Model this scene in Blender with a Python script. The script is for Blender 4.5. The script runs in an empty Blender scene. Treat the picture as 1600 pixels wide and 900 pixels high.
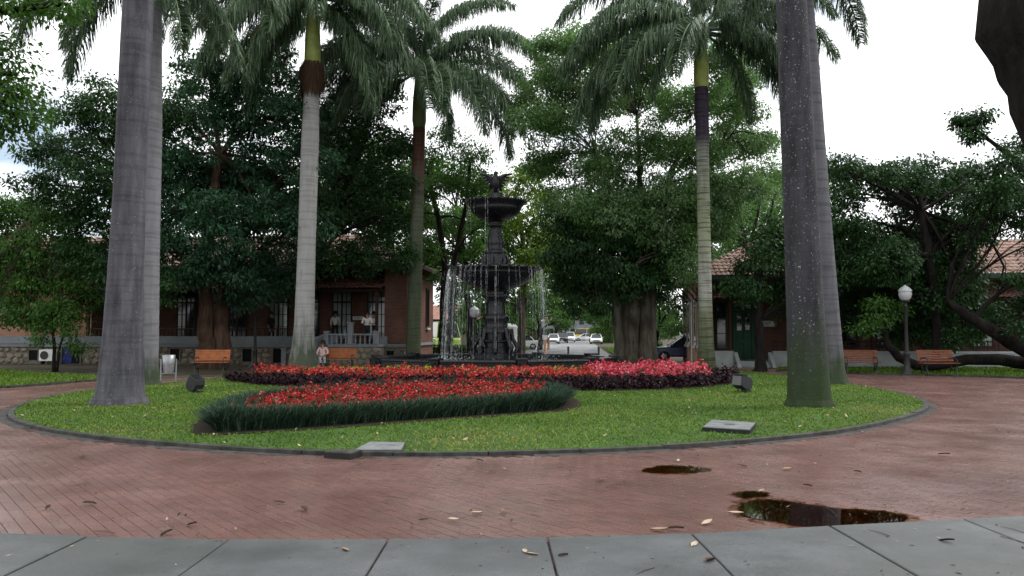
import bpy, bmesh, math, random
import numpy as np
from mathutils import Vector, Matrix

R = math.radians
rng = np.random.default_rng(7)
random.seed(7)
sc = bpy.context.scene
COL = sc.collection

# ------------------------------------------------------------------ camera, sky, sun, exposure
CAM_H, FPX, HORIZON = 1.6, 1256.0, 520.0
PITCH = math.atan((HORIZON - 450) / FPX)
cam_d = bpy.data.cameras.new('camera')
cam_d.sensor_width = 36.0
cam_d.lens = 36.0 * FPX / 1600.0
cam_d.clip_end = 3000
cam_d.clip_start = 0.05
cam = bpy.data.objects.new('camera', cam_d)
COL.objects.link(cam)
cam.location = (0, 0, CAM_H)
cam.rotation_euler = (R(90) + PITCH, 0, 0)
sc.camera = cam

SUN_EL, SUN_AZ = R(50), R(72)          # azimuth measured from +Y towards +X
world = bpy.data.worlds.new('World')
sc.world = world
world.use_nodes = True
wn, wl = world.node_tree.nodes, world.node_tree.links
wn.clear()
w_out = wn.new('ShaderNodeOutputWorld')
sky = wn.new('ShaderNodeTexSky')
sky.sky_type = 'NISHITA'
sky.sun_disc = False
sky.sun_elevation = SUN_EL
sky.sun_rotation = SUN_AZ
bg1 = wn.new('ShaderNodeBackground'); bg1.inputs['Strength'].default_value = 0.09
bg2 = wn.new('ShaderNodeBackground'); bg2.inputs['Strength'].default_value = 1.15
bg2.inputs['Color'].default_value = (0.97, 0.985, 1.0, 1)
tc = wn.new('ShaderNodeTexCoord')
mp = wn.new('ShaderNodeMapping'); mp.inputs['Scale'].default_value = (1, 1, 2.2)
mp.inputs['Location'].default_value = (5.37, 0.2, 5.1)
nz = wn.new('ShaderNodeTexNoise'); nz.inputs['Scale'].default_value = 2.6; nz.inputs['Detail'].default_value = 6
rp = wn.new('ShaderNodeValToRGB')
rp.color_ramp.elements[0].position = 0.36; rp.color_ramp.elements[0].color = (0.15, 0.15, 0.15, 1)
rp.color_ramp.elements[1].position = 0.48; rp.color_ramp.elements[1].color = (1, 1, 1, 1)
mx = wn.new('ShaderNodeMixShader')
wl.new(tc.outputs['Generated'], mp.inputs['Vector']); wl.new(mp.outputs[0], nz.inputs['Vector'])
wl.new(nz.outputs['Fac'], rp.inputs['Fac']); wl.new(rp.outputs['Color'], mx.inputs['Fac'])
wl.new(sky.outputs[0], bg1.inputs['Color'])
wl.new(bg1.outputs[0], mx.inputs[1]); wl.new(bg2.outputs[0], mx.inputs[2])
wl.new(mx.outputs[0], w_out.inputs['Surface'])

sun_d = bpy.data.lights.new('sun', 'SUN')
sun_d.energy = 1.4
sun_d.angle = R(22)
sun_d.color = (1.0, 0.96, 0.9)
sun = bpy.data.objects.new('sun', sun_d)
COL.objects.link(sun)
sdir = Vector((math.sin(SUN_AZ) * math.cos(SUN_EL), math.cos(SUN_AZ) * math.cos(SUN_EL), math.sin(SUN_EL)))
sun.rotation_euler = (-sdir).to_track_quat('-Z', 'Y').to_euler()

sc.view_settings.view_transform = 'Standard'
sc.view_settings.look = 'None'
sc.view_settings.gamma = 1.0
sc.view_settings.exposure = 0.82
sc.render.engine = 'CYCLES'
sc.cycles.use_denoising = True
sc.cycles.max_bounces = 5
sc.cycles.diffuse_bounces = 2
sc.cycles.glossy_bounces = 3
sc.cycles.transparent_max_bounces = 12
sc.cycles.transmission_bounces = 4

# ------------------------------------------------------------------ helpers: survey of the place
def at(px, py, depth):
    """world point seen at photo pixel (px, py) that stands `depth` metres ahead"""
    a, b = (px - 800) / FPX, (450 - py) / FPX
    dy = math.cos(PITCH) - b * math.sin(PITCH)
    dz = math.sin(PITCH) + b * math.cos(PITCH)
    s = depth / dy
    return Vector((a * s, depth, CAM_H + dz * s))

def gr(px, py, z=0.0):
    a, b = (px - 800) / FPX, (450 - py) / FPX
    dy = math.cos(PITCH) - b * math.sin(PITCH)
    dz = math.sin(PITCH) + b * math.cos(PITCH)
    s = (z - CAM_H) / dz
    return Vector((a * s, dy * s, z))

def mpp(depth):
    return depth / FPX

# ------------------------------------------------------------------ helpers: materials
def nodes_of(name):
    m = bpy.data.materials.new(name)
    m.use_nodes = True
    nt = m.node_tree
    return m, nt.nodes, nt.links, nt.nodes['Principled BSDF']

def rgba(c):
    return (c[0], c[1], c[2], 1)

def ramp(n, p0, c0, p1, c1):
    r = n.new('ShaderNodeValToRGB')
    e = r.color_ramp.elements
    e[0].position, e[0].color = p0, rgba(c0) if not isinstance(c0, (int, float)) else (c0, c0, c0, 1)
    e[1].position, e[1].color = p1, rgba(c1) if not isinstance(c1, (int, float)) else (c1, c1, c1, 1)
    return r

def mixc(n, l, fac, a, b, mode='MIX'):
    m = n.new('ShaderNodeMix'); m.data_type = 'RGBA'; m.blend_type = mode
    for sock, v in ((0, fac), (6, a), (7, b)):
        if hasattr(v, 'is_linked') or hasattr(v, 'links'):
            l.new(v, m.inputs[sock])
        elif sock == 0:
            m.inputs[0].default_value = v
        else:
            m.inputs[sock].default_value = rgba(v)
    return m.outputs[2]

def noise(n, l, scale, detail=4, vec=None, rough=0.55):
    t = n.new('ShaderNodeTexNoise')
    t.inputs['Scale'].default_value = scale; t.inputs['Detail'].default_value = detail
    t.inputs['Roughness'].default_value = rough
    if vec is None:
        g = n.new('ShaderNodeNewGeometry'); vec = g.outputs['Position']
    l.new(vec, t.inputs['Vector'])
    return t.outputs['Fac']

def bump(n, l, b, height, strength=0.4, dist=0.02):
    bn = n.new('ShaderNodeBump')
    bn.inputs['Strength'].default_value = strength; bn.inputs['Distance'].default_value = dist
    l.new(height, bn.inputs['Height']); l.new(bn.outputs[0], b.inputs['Normal'])

def pm(name, c1, c2=None, scale=6.0, rough=0.7, bs=0.0, bscale=40.0, metal=0.0, spec=0.2, rvar=0.0, lo=0.35, hi=0.65):
    m, n, l, b = nodes_of(name)
    c2 = c2 or tuple(x * 0.7 for x in c1)
    f = noise(n, l, scale)
    r = ramp(n, lo, c1, hi, c2); l.new(f, r.inputs['Fac'])
    l.new(r.outputs[0], b.inputs['Base Color'])
    b.inputs['Roughness'].default_value = rough
    b.inputs['Metallic'].default_value = metal
    b.inputs['Specular IOR Level'].default_value = spec
    if rvar:
        rr = ramp(n, 0.35, rough - rvar, 0.65, rough + rvar); l.new(f, rr.inputs['Fac']); l.new(rr.outputs[0], b.inputs['Roughness'])
    if bs:
        bump(n, l, b, noise(n, l, bscale), bs)
    return m

def leafmat(name, c1, c2, c3=None, trans=0.32, rough=0.5, spec=0.16):
    """leaf colour varies from leaf to leaf (attribute rnd) and from bough to bough"""
    m, n, l, b = nodes_of(name)
    a = n.new('ShaderNodeAttribute'); a.attribute_name = 'rnd'
    col = mixc(n, l, a.outputs['Fac'], c1, c2)
    if c3:
        f = noise(n, l, 0.7, 2)
        r = ramp(n, 0.5, 0.0, 0.72, 1.0); l.new(f, r.inputs['Fac'])
        col = mixc(n, l, r.outputs[0], col, c3)
    l.new(col, b.inputs['Base Color'])
    b.inputs['Roughness'].default_value = rough
    b.inputs['Specular IOR Level'].default_value = spec
    t = n.new('ShaderNodeBsdfTranslucent')
    l.new(mixc(n, l, 1.0, col, (1.25, 1.5, 0.7), 'MULTIPLY'), t.inputs['Color'])
    ms = n.new('ShaderNodeMixShader'); ms.inputs[0].default_value = trans
    l.new(b.outputs[0], ms.inputs[1]); l.new(t.outputs[0], ms.inputs[2])
    out = [x for x in n if x.type == 'OUTPUT_MATERIAL'][0]
    l.new(ms.outputs[0], out.inputs['Surface'])
    return m

M = {}
M['iron'] = pm('black_wet_iron', (0.005, 0.005, 0.007), (0.010, 0.010, 0.013), 9, 0.34, 0.5, 30, spec=0.35, rvar=0.14)
M['dark_metal'] = pm('dark_painted_metal', (0.012, 0.012, 0.013), (0.02, 0.02, 0.02), 8, 0.5, spec=0.4)
M['galv'] = pm('galvanised_steel', (0.32, 0.33, 0.34), (0.24, 0.25, 0.26), 12, 0.42, metal=0.6)
M['soil'] = pm('dark_soil', (0.035, 0.024, 0.016), (0.014, 0.01, 0.007), 18, 0.95, 0.9, 30)
M['joint'] = pm('silty_joint_sand', (0.085, 0.053, 0.046), (0.012, 0.009, 0.008), 6, 0.9)
M['earth'] = pm('leaf_strewn_earth', (0.065, 0.055, 0.032), (0.03, 0.028, 0.016), 0.8, 0.95, 0.6, 12)
M['asphalt'] = pm('damp_asphalt', (0.075, 0.076, 0.08), (0.05, 0.051, 0.054), 0.6, 0.42, 0.35, 60, rvar=0.1, spec=0.5)
M['lawn'] = pm('lawn_thatch', (0.052, 0.105, 0.022), (0.03, 0.062, 0.014), 1.1, 0.9, 0.8, 45)
M['kerb'] = pm('weathered_kerb_concrete', (0.062, 0.060, 0.054), (0.024, 0.023, 0.021), 5, 0.7, 0.5, 35)
M['cover'] = pm('concrete_cover', (0.20, 0.21, 0.21), (0.12, 0.125, 0.13), 4, 0.5, 0.3, 40, rvar=0.1)
M['cover_edge'] = pm('cover_dark_rim', (0.012, 0.012, 0.012), (0.02, 0.02, 0.018), 6, 0.6)
def barkmat(name, c1, c2, sc_=5.0):
    m, n, l, b = nodes_of(name)
    g_ = n.new('ShaderNodeNewGeometry'); mp_ = n.new('ShaderNodeMapping'); mp_.inputs['Scale'].default_value = (1, 1, 0.16); l.new(g_.outputs['Position'], mp_.inputs[0])
    f = noise(n, l, sc_ * 1.6, 6, mp_.outputs[0], 0.7)
    r = ramp(n, 0.32, tuple(x * 0.55 for x in c2), 0.68, c1); l.new(f, r.inputs['Fac'])
    f2 = noise(n, l, 1.1, 4); r2 = ramp(n, 0.35, 0.6, 0.65, 1.2); l.new(f2, r2.inputs['Fac'])
    l.new(mixc(n, l, 1.0, r.outputs[0], r2.outputs[0], 'MULTIPLY'), b.inputs['Base Color'])
    b.inputs['Roughness'].default_value = 0.9; b.inputs['Specular IOR Level'].default_value = 0.1
    bump(n, l, b, f, 1.0, 0.06)
    return m
M['bark'] = barkmat('brown_tree_bark', (0.085, 0.06, 0.045), (0.028, 0.022, 0.017), 5)
M['bark_grey'] = barkmat('grey_tree_bark', (0.125, 0.11, 0.085), (0.045, 0.042, 0.034), 3.5)
M['bark_red'] = barkmat('reddish_tree_bark', (0.13, 0.078, 0.055), (0.05, 0.032, 0.024), 3)
M['bark_dark'] = barkmat('near_black_bark', (0.026, 0.022, 0.019), (0.010, 0.009, 0.008), 6)
M['plaster'] = pm('pale_plaster', (0.42, 0.44, 0.43), (0.31, 0.33, 0.325), 1.6, 0.85, 0.15, 50)
M['band'] = pm('grey_painted_band', (0.19, 0.205, 0.215), (0.14, 0.15, 0.16), 1.2, 0.8, 0.15, 50)
M['stone'] = pm('rubble_stone', (0.24, 0.20, 0.15), (0.11, 0.095, 0.075), 2.3, 0.9, 0.8, 20)
M['mortar'] = pm('lime_mortar', (0.17, 0.15, 0.12), (0.11, 0.095, 0.08), 5, 0.95, 0.5, 40)
M['tile'] = pm('clay_roof_tile', (0.30, 0.155, 0.115), (0.15, 0.085, 0.07), 3.2, 0.8, 0.4, 30)
M['tile_pale'] = pm('lichened_clay_tile', (0.33, 0.22, 0.18), (0.17, 0.11, 0.09), 2.6, 0.85, 0.4, 30)
M['wood_dark'] = pm('dark_brown_wood', (0.055, 0.026, 0.016), (0.03, 0.015, 0.01), 7, 0.6)
M['wood_bench'] = pm('varnished_bench_wood', (0.19, 0.062, 0.028), (0.115, 0.038, 0.018), 6, 0.5, 0.2, 40)
M['wood_orange'] = pm('orange_bench_wood', (0.32, 0.105, 0.035), (0.22, 0.07, 0.025), 5, 0.55)
M['green_paint'] = pm('dark_green_door_paint', (0.010, 0.085, 0.038), (0.006, 0.055, 0.026), 4, 0.45)
M['blue_paint'] = pm('blue_door_paint', (0.02, 0.03, 0.16), (0.012, 0.02, 0.11), 4, 0.5)
M['frame_dark'] = pm('dark_window_frame', (0.02, 0.022, 0.02), (0.012, 0.013, 0.012), 5, 0.6)
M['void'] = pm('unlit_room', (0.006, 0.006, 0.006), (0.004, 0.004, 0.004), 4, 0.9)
M['white'] = pm('white_paint', (0.75, 0.75, 0.73), (0.6, 0.6, 0.58), 3, 0.5)
M['gutter_green'] = pm('green_gutter_paint', (0.035, 0.06, 0.045), (0.02, 0.04, 0.03), 4, 0.55)
M['globe'] = pm('milky_lamp_glass', (0.42, 0.44, 0.45), (0.38, 0.40, 0.41), 1.5, 0.25)
M['skin'] = pm('skin', (0.32, 0.19, 0.13), (0.27, 0.155, 0.105), 8, 0.6)
M['hair'] = pm('dark_hair', (0.008, 0.006, 0.005), (0.015, 0.01, 0.008), 20, 0.5)
M['white_cloth'] = pm('white_cloth', (0.62, 0.6, 0.58), (0.5, 0.48, 0.47), 9, 0.9)
M['pink_cloth'] = pm('pale_pink_cloth', (0.6, 0.42, 0.40), (0.48, 0.32, 0.3), 9, 0.9)
M['grey_cloth'] = pm('pale_grey_cloth', (0.36, 0.36, 0.36), (0.28, 0.28, 0.28), 9, 0.9)
M['dark_cloth'] = pm('dark_cloth', (0.02, 0.022, 0.03), (0.012, 0.013, 0.018), 9, 0.9)
M['cyan_cloth'] = pm('turquoise_cloth', (0.02, 0.34, 0.42), (0.015, 0.26, 0.33), 9, 0.9)
M['tyre'] = pm('tyre_rubber', (0.012, 0.012, 0.012), (0.02, 0.02, 0.02), 20, 0.85)
M['rim'] = pm('alloy_rim', (0.4, 0.41, 0.42), (0.3, 0.31, 0.32), 20, 0.35, metal=0.7)
M['car_glass'] = pm('car_glass', (0.012, 0.015, 0.017), (0.02, 0.023, 0.026), 3, 0.08, spec=0.5)
M['headlamp'] = pm('headlamp_lens', (0.6, 0.62, 0.64), (0.5, 0.52, 0.54), 20, 0.15, spec=0.5)
for nm, c in (('car_white', (0.78, 0.79, 0.8)), ('car_black', (0.012, 0.013, 0.016)), ('car_blue', (0.01, 0.016, 0.085)), ('car_lime', (0.42, 0.62, 0.03)), ('car_yellow', (0.75, 0.52, 0.03)), ('car_silver', (0.36, 0.37, 0.38))):
    M[nm] = pm(nm + '_paint', c, tuple(x * 0.92 for x in c), 2, 0.22, spec=0.5)
    M[nm].node_tree.nodes['Principled BSDF'].inputs['Coat Weight'].default_value = 0.5
M['orange'] = pm('faded_orange_paint', (0.36, 0.15, 0.07), (0.28, 0.11, 0.05), 6, 0.7)

def glass_mat(name, tint, rough=0.06):
    m, n, l, b = nodes_of(name)
    f = noise(n, l, 0.8, 2)
    r = ramp(n, 0.35, tint, 0.65, tuple(x * 0.55 for x in tint)); l.new(f, r.inputs['Fac'])
    l.new(r.outputs[0], b.inputs['Base Color'])
    b.inputs['Roughness'].default_value = rough
    return m
M['pane'] = glass_mat('window_glass_painted_reflection', (0.30, 0.34, 0.31))  # pale green-grey reflection painted into the glass colour; no blind behind
M['pane_dark'] = glass_mat('dark_window_glass', (0.012, 0.016, 0.018))

def brick_wall_mat(name, c1, c2, mortar):
    m, n, l, b = nodes_of(name)
    g = n.new('ShaderNodeNewGeometry'); s = n.new('ShaderNodeSeparateXYZ'); l.new(g.outputs['Position'], s.inputs[0])
    ad = n.new('ShaderNodeMath'); ad.operation = 'ADD'; l.new(s.outputs[0], ad.inputs[0]); l.new(s.outputs[1], ad.inputs[1])
    c = n.new('ShaderNodeCombineXYZ'); l.new(ad.outputs[0], c.inputs[0]); l.new(s.outputs[2], c.inputs[1])
    bt = n.new('ShaderNodeTexBrick'); l.new(c.outputs[0], bt.inputs['Vector'])
    bt.inputs['Scale'].default_value = 1.0
    bt.inputs['Brick Width'].default_value = 0.26; bt.inputs['Row Height'].default_value = 0.085
    bt.inputs['Mortar Size'].default_value = 0.008
    bt.inputs['Color1'].default_value = rgba(c1); bt.inputs['Color2'].default_value = rgba(c2); bt.inputs['Mortar'].default_value = rgba(mortar)
    f = noise(n, l, 0.9, 5)
    r = ramp(n, 0.3, 0.75, 0.7, 1.1); l.new(f, r.inputs['Fac'])
    l.new(mixc(n, l, 1.0, bt.outputs[0], r.outputs[0], 'MULTIPLY'), b.inputs['Base Color'])
    b.inputs['Roughness'].default_value = 0.9; b.inputs['Specular IOR Level'].default_value = 0.15
    bump(n, l, b, bt.outputs['Fac'], -0.4, 0.01)
    return m
M['brick'] = brick_wall_mat('red_brick_wall', (0.145, 0.066, 0.047), (0.105, 0.047, 0.035), (0.12, 0.095, 0.078))
M['brick_warm'] = brick_wall_mat('orange_brick_wall', (0.34, 0.17, 0.105), (0.27, 0.13, 0.085), (0.26, 0.2, 0.16))

def paver_mat():
    """wet red clay pavers: colour differs brick by brick, broad worn and stained areas, uneven damp gloss"""
    m, n, l, b = nodes_of('wet_red_clay_paver')
    a = n.new('ShaderNodeAttribute'); a.attribute_name = 'rnd'
    oi = n.new('ShaderNodeObjectInfo')
    s = n.new('ShaderNodeMath'); s.operation = 'ADD'; l.new(a.outputs['Fac'], s.inputs[0]); l.new(oi.outputs['Random'], s.inputs[1])
    fr = n.new('ShaderNodeMath'); fr.operation = 'FRACT'; l.new(s.outputs[0], fr.inputs[0])
    r = n.new('ShaderNodeValToRGB'); l.new(fr.outputs[0], r.inputs['Fac'])
    e = r.color_ramp.elements
    e[0].position, e[0].color = 0.0, (0.168, 0.095, 0.082, 1)
    e[1].position, e[1].color = 1.0, (0.176, 0.104, 0.092, 1)
    x = e.new(0.35); x.color = (0.184, 0.099, 0.084, 1)
    x = e.new(0.75); x.color = (0.154, 0.086, 0.076, 1)
    big = noise(n, l, 0.45, 5)
    rb = ramp(n, 0.32, 0.80, 0.66, 1.06); l.new(big, rb.inputs['Fac'])
    col = mixc(n, l, 1.0, r.outputs[0], rb.outputs[0], 'MULTIPLY')
    mid = noise(n, l, 2.2, 6, rough=0.7)
    rm = ramp(n, 0.52, 0.0, 0.78, 0.32); l.new(mid, rm.inputs['Fac'])
    col = mixc(n, l, rm.outputs[0], col, (0.10, 0.062, 0.052))
    fine = noise(n, l, 60, 3)
    rf = ramp(n, 0.3, 0.75, 0.7, 1.2); l.new(fine, rf.inputs['Fac'])
    col = mixc(n, l, 1.0, col, rf.outputs[0], 'MULTIPLY')
    l.new(col, b.inputs['Base Color'])
    rr = ramp(n, 0.35, 0.17, 0.65, 0.31); l.new(noise(n, l, 0.9, 5, rough=0.65), rr.inputs['Fac'])
    l.new(rr.outputs[0], b.inputs['Roughness'])
    b.inputs['Specular IOR Level'].default_value = 0.5
    bump(n, l, b, noise(n, l, 45, 4), 0.35, 0.005)
    return m
M['paver'] = paver_mat()

def concrete_mat():
    m, n, l, b = nodes_of('damp_concrete_slab')
    f = noise(n, l, 0.9, 6, rough=0.65)
    r = ramp(n, 0.33, (0.060, 0.065, 0.066), 0.68, (0.118, 0.124, 0.127)); l.new(f, r.inputs['Fac'])
    sp = noise(n, l, 55, 4, rough=0.7)
    rs = ramp(n, 0.30, 0.55, 0.55, 1.08); l.new(sp, rs.inputs['Fac'])
    col = mixc(n, l, 1.0, r.outputs[0], rs.outputs[0], 'MULTIPLY')
    wet = noise(n, l, 0.42, 6, rough=0.6); rw = ramp(n, 0.46, 0.0, 0.58, 0.8); l.new(wet, rw.inputs['Fac'])
    col = mixc(n, l, rw.outputs[0], col, (0.05, 0.056, 0.052))
    dk = noise(n, l, 4.5, 5, rough=0.75); rd = ramp(n, 0.62, 0.0, 0.70, 0.6); l.new(dk, rd.inputs['Fac'])
    col = mixc(n, l, rd.outputs[0], col, (0.07, 0.068, 0.062))
    l.new(col, b.inputs['Base Color'])
    rr = ramp(n, 0.35, 0.36, 0.65, 0.65); l.new(noise(n, l, 1.4, 5), rr.inputs['Fac']); l.new(rr.outputs[0], b.inputs['Roughness'])
    bump(n, l, b, noise(n, l, 70, 4), 0.35, 0.006)
    return m
M['concrete'] = concrete_mat()

def palm_trunk_mat(name, c1, c2, ring=0.6, moss=0.0, lichen=0.5, zones=None, ringscale=5.5, streak=0.5):
    """ring scars, vertical weather streaks, pale lichen flecks, green moss by the roots; zones: (z, colour) bands of younger bark"""
    m, n, l, b = nodes_of(name)
    tcn = n.new('ShaderNodeTexCoord'); s = n.new('ShaderNodeSeparateXYZ'); l.new(tcn.outputs['Object'], s.inputs[0])
    mpn = n.new('ShaderNodeMapping'); mpn.inputs['Scale'].default_value = (2.2, 2.2, 0.35); l.new(tcn.outputs['Object'], mpn.inputs[0])
    f = noise(n, l, 2.0, 5, mpn.outputs[0], 0.65)
    r = ramp(n, 0.5 - 0.3 * (1 - streak) - 0.06, c1, 0.5 + 0.3 * (1 - streak) + 0.1, c2); l.new(f, r.inputs['Fac'])
    col = r.outputs[0]
    if zones:
        mr = n.new('ShaderNodeMapRange'); mr.inputs['From Min'].default_value = 0; mr.inputs['From Max'].default_value = 18
        l.new(s.outputs[2], mr.inputs['Value'])
        zr = n.new('ShaderNodeValToRGB'); l.new(mr.outputs[0], zr.inputs['Fac'])
        e = zr.color_ramp.elements
        e[0].position, e[0].color = zones[0][0] / 18, rgba(zones[0][1])
        e[1].position, e[1].color = zones[-1][0] / 18, rgba(zones[-1][1])
        for z, c in zones[1:-1]:
            x = e.new(z / 18); x.color = rgba(c)
        zf = ramp(n, 0.3, 0.7, 0.7, 1.15); l.new(f, zf.inputs['Fac'])
        col = mixc(n, l, 1.0, zr.outputs[0], zf.outputs[0], 'MULTIPLY')
    mw = n.new('ShaderNodeMapping'); mw.inputs['Scale'].default_value = (0.35, 0.35, ringscale); l.new(tcn.outputs['Object'], mw.inputs[0])
    w = n.new('ShaderNodeTexNoise'); w.inputs['Scale'].default_value = 1.7; w.inputs['Detail'].default_value = 3; w.inputs['Roughness'].default_value = 0.6
    l.new(mw.outputs[0], w.inputs['Vector'])
    rw = ramp(n, 0.36, 1.0 - 0.7 * ring, 0.52, 1.0); l.new(w.outputs['Fac'], rw.inputs['Fac'])
    col = mixc(n, l, 1.0, col, rw.outputs[0], 'MULTIPLY')
    if lichen:
        lf = noise(n, l, 26, 4, tcn.outputs['Object'])
        rl = ramp(n, 0.64, 0.0, 0.70, lichen); l.new(lf, rl.inputs['Fac'])
        col = mixc(n, l, rl.outputs[0], col, (0.36, 0.38, 0.36))
    if moss:
        mm = n.new('ShaderNodeMapRange'); mm.inputs['From Min'].default_value = 0.1; mm.inputs['From Max'].default_value = moss
        mm.inputs['To Min'].default_value = 0.62; mm.inputs['To Max'].default_value = 0.0
        l.new(s.outputs[2], mm.inputs['Value'])
        ml = n.new('ShaderNodeMath'); ml.operation = 'ADD'; l.new(mm.outputs[0], ml.inputs[0])
        l.new(noise(n, l, 3.0, 5, mpn.outputs[0]), ml.inputs[1])
        rm = ramp(n, 0.58, 0.0, 1.1, 0.85); l.new(ml.outputs[0], rm.inputs['Fac'])
        col = mixc(n, l, rm.outputs[0], col, (0.026, 0.042, 0.014))
    l.new(col, b.inputs['Base Color'])
    b.inputs['Roughness'].default_value = 0.8; b.inputs['Specular IOR Level'].default_value = 0.12
    ht = n.new('ShaderNodeMath'); ht.operation = 'ADD'; l.new(w.outputs['Fac'], ht.inputs[0]); l.new(noise(n, l, 25, 4), ht.inputs[1])
    bump(n, l, b, ht.outputs[0], 0.45, 0.02)
    return m

def attr_mat(name, stops, rough=0.6, trans=0.0, spec=0.12):
    m, n, l, b = nodes_of(name)
    a = n.new('ShaderNodeAttribute'); a.attribute_name = 'rnd'
    r = n.new('ShaderNodeValToRGB'); l.new(a.outputs['Fac'], r.inputs['Fac'])
    e = r.color_ramp.elements
    e[0].position, e[0].color = stops[0][0], rgba(stops[0][1])
    e[1].position, e[1].color = stops[-1][0], rgba(stops[-1][1])
    for p, c in stops[1:-1]:
        x = e.new(p); x.color = rgba(c)
    l.new(r.outputs[0], b.inputs['Base Color']); b.inputs['Roughness'].default_value = rough
    b.inputs['Specular IOR Level'].default_value = spec
    if trans:
        t = n.new('ShaderNodeBsdfTranslucent'); l.new(r.outputs[0], t.inputs['Color'])
        ms = n.new('ShaderNodeMixShader'); ms.inputs[0].default_value = trans
        l.new(b.outputs[0], ms.inputs[1]); l.new(t.outputs[0], ms.inputs[2])
        l.new(ms.outputs[0], [x for x in n if x.type == 'OUTPUT_MATERIAL'][0].inputs['Surface'])
    return m

M['grass'] = attr_mat('lawn_grass_blade', [(0, (0.052, 0.11, 0.012)), (0.5, (0.10, 0.18, 0.022)), (0.9, (0.16, 0.23, 0.036)), (1, (0.25, 0.22, 0.08))], 0.55, 0.3)
M['mondo'] = attr_mat('mondo_grass_blade', [(0, (0.008, 0.022, 0.012)), (0.55, (0.022, 0.05, 0.028)), (1, (0.095, 0.14, 0.095))], 0.5, 0.15)
M['petal_red'] = attr_mat('red_petal', [(0, (0.22, 0.008, 0.012)), (0.5, (0.42, 0.018, 0.025)), (0.85, (0.55, 0.06, 0.06)), (1, (0.62, 0.2, 0.18))], 0.6, 0.3)
M['petal_coral'] = attr_mat('coral_red_petal', [(0, (0.32, 0.012, 0.014)), (0.5, (0.52, 0.035, 0.035)), (0.85, (0.64, 0.10, 0.085)), (1, (0.68, 0.26, 0.23))], 0.6, 0.3)
M['petal_pink'] = attr_mat('coral_pink_petal', [(0, (0.42, 0.022, 0.045)), (0.5, (0.62, 0.07, 0.11)), (0.85, (0.7, 0.16, 0.2)), (1, (0.74, 0.34, 0.36))], 0.6, 0.3)
M['bed_leaf'] = attr_mat('begonia_leaf', [(0, (0.02, 0.035, 0.012)), (0.6, (0.05, 0.06, 0.02)), (1, (0.10, 0.045, 0.025))], 0.45, 0.15)
M['purple_leaf'] = attr_mat('dark_purple_leaf', [(0, (0.005, 0.002, 0.003)), (0.7, (0.013, 0.004, 0.007)), (1, (0.045, 0.013, 0.021))], 0.5, 0.05, 0.12)
M['lime_leaf'] = attr_mat('yellow_green_leaf', [(0, (0.16, 0.22, 0.02)), (0.5, (0.34, 0.38, 0.03)), (1, (0.5, 0.46, 0.05))], 0.5, 0.25)
M['dead_leaf'] = attr_mat('dead_leaf', [(0, (0.03, 0.018, 0.012)), (0.5, (0.09, 0.05, 0.028)), (0.8, (0.25, 0.17, 0.1)), (1, (0.45, 0.36, 0.26))], 0.7, 0.0)
M['frond'] = attr_mat('palm_leaflet', [(0, (0.022, 0.048, 0.022)), (0.5, (0.058, 0.108, 0.048)), (1, (0.18, 0.26, 0.14))], 0.45, 0.22, 0.25)
M['frond_dry'] = attr_mat('yellowing_palm_leaflet', [(0, (0.04, 0.05, 0.02)), (0.5, (0.11, 0.11, 0.035)), (1, (0.2, 0.17, 0.06))], 0.5, 0.2)
M['shaft'] = pm('palm_crownshaft', (0.34, 0.38, 0.11), (0.22, 0.28, 0.07), 2.5, 0.4, 0.2, 10)
M['leaf_dark'] = leafmat('dark_glossy_leaf', (0.008, 0.026, 0.009), (0.042, 0.10, 0.032), (0.016, 0.042, 0.010), 0.22)
M['leaf_blue'] = leafmat('blue_green_leaf', (0.010, 0.034, 0.018), (0.058, 0.135, 0.072), (0.018, 0.052, 0.024), 0.22)
M['leaf_mid'] = leafmat('mid_green_leaf', (0.020, 0.058, 0.012), (0.068, 0.145, 0.030), (0.055, 0.125, 0.02), 0.3)
M['leaf_airy'] = leafmat('airy_pale_leaf', (0.045, 0.10, 0.036), (0.19, 0.29, 0.145), (0.08, 0.18, 0.04), 0.34)
M['leaf_lime'] = leafmat('yellowish_leaf', (0.07, 0.12, 0.018), (0.18, 0.25, 0.045), (0.10, 0.17, 0.035), 0.38)
M['hedge_leaf'] = leafmat('clipped_hedge_leaf', (0.03, 0.07, 0.014), (0.085, 0.16, 0.03), None, 0.25)

# ------------------------------------------------------------------ helpers: objects and meshes
def tag(o, label=None, cat=None, group=None, kind=None):
    if label: o['label'] = label
    if cat: o['category'] = cat
    if group: o['group'] = group
    if kind: o['kind'] = kind
    return o

def empty(name, loc=(0, 0, 0), rz=0.0):
    o = bpy.data.objects.new(name, None)
    o.empty_display_size = 0.2
    COL.objects.link(o); o.location = loc; o.rotation_euler = (0, 0, rz)
    return o

def link(name, me, parent=None):
    o = bpy.data.objects.new(name, me); COL.objects.link(o)
    if parent is not None: o.parent = parent
    return o

def copy_tree(o, parent=None):
    c = o.copy(); COL.objects.link(c); c.parent = parent
    for ch in list(o.children):
        if ch.name in bpy.data.objects: copy_tree(ch, c)
    return c

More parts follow.
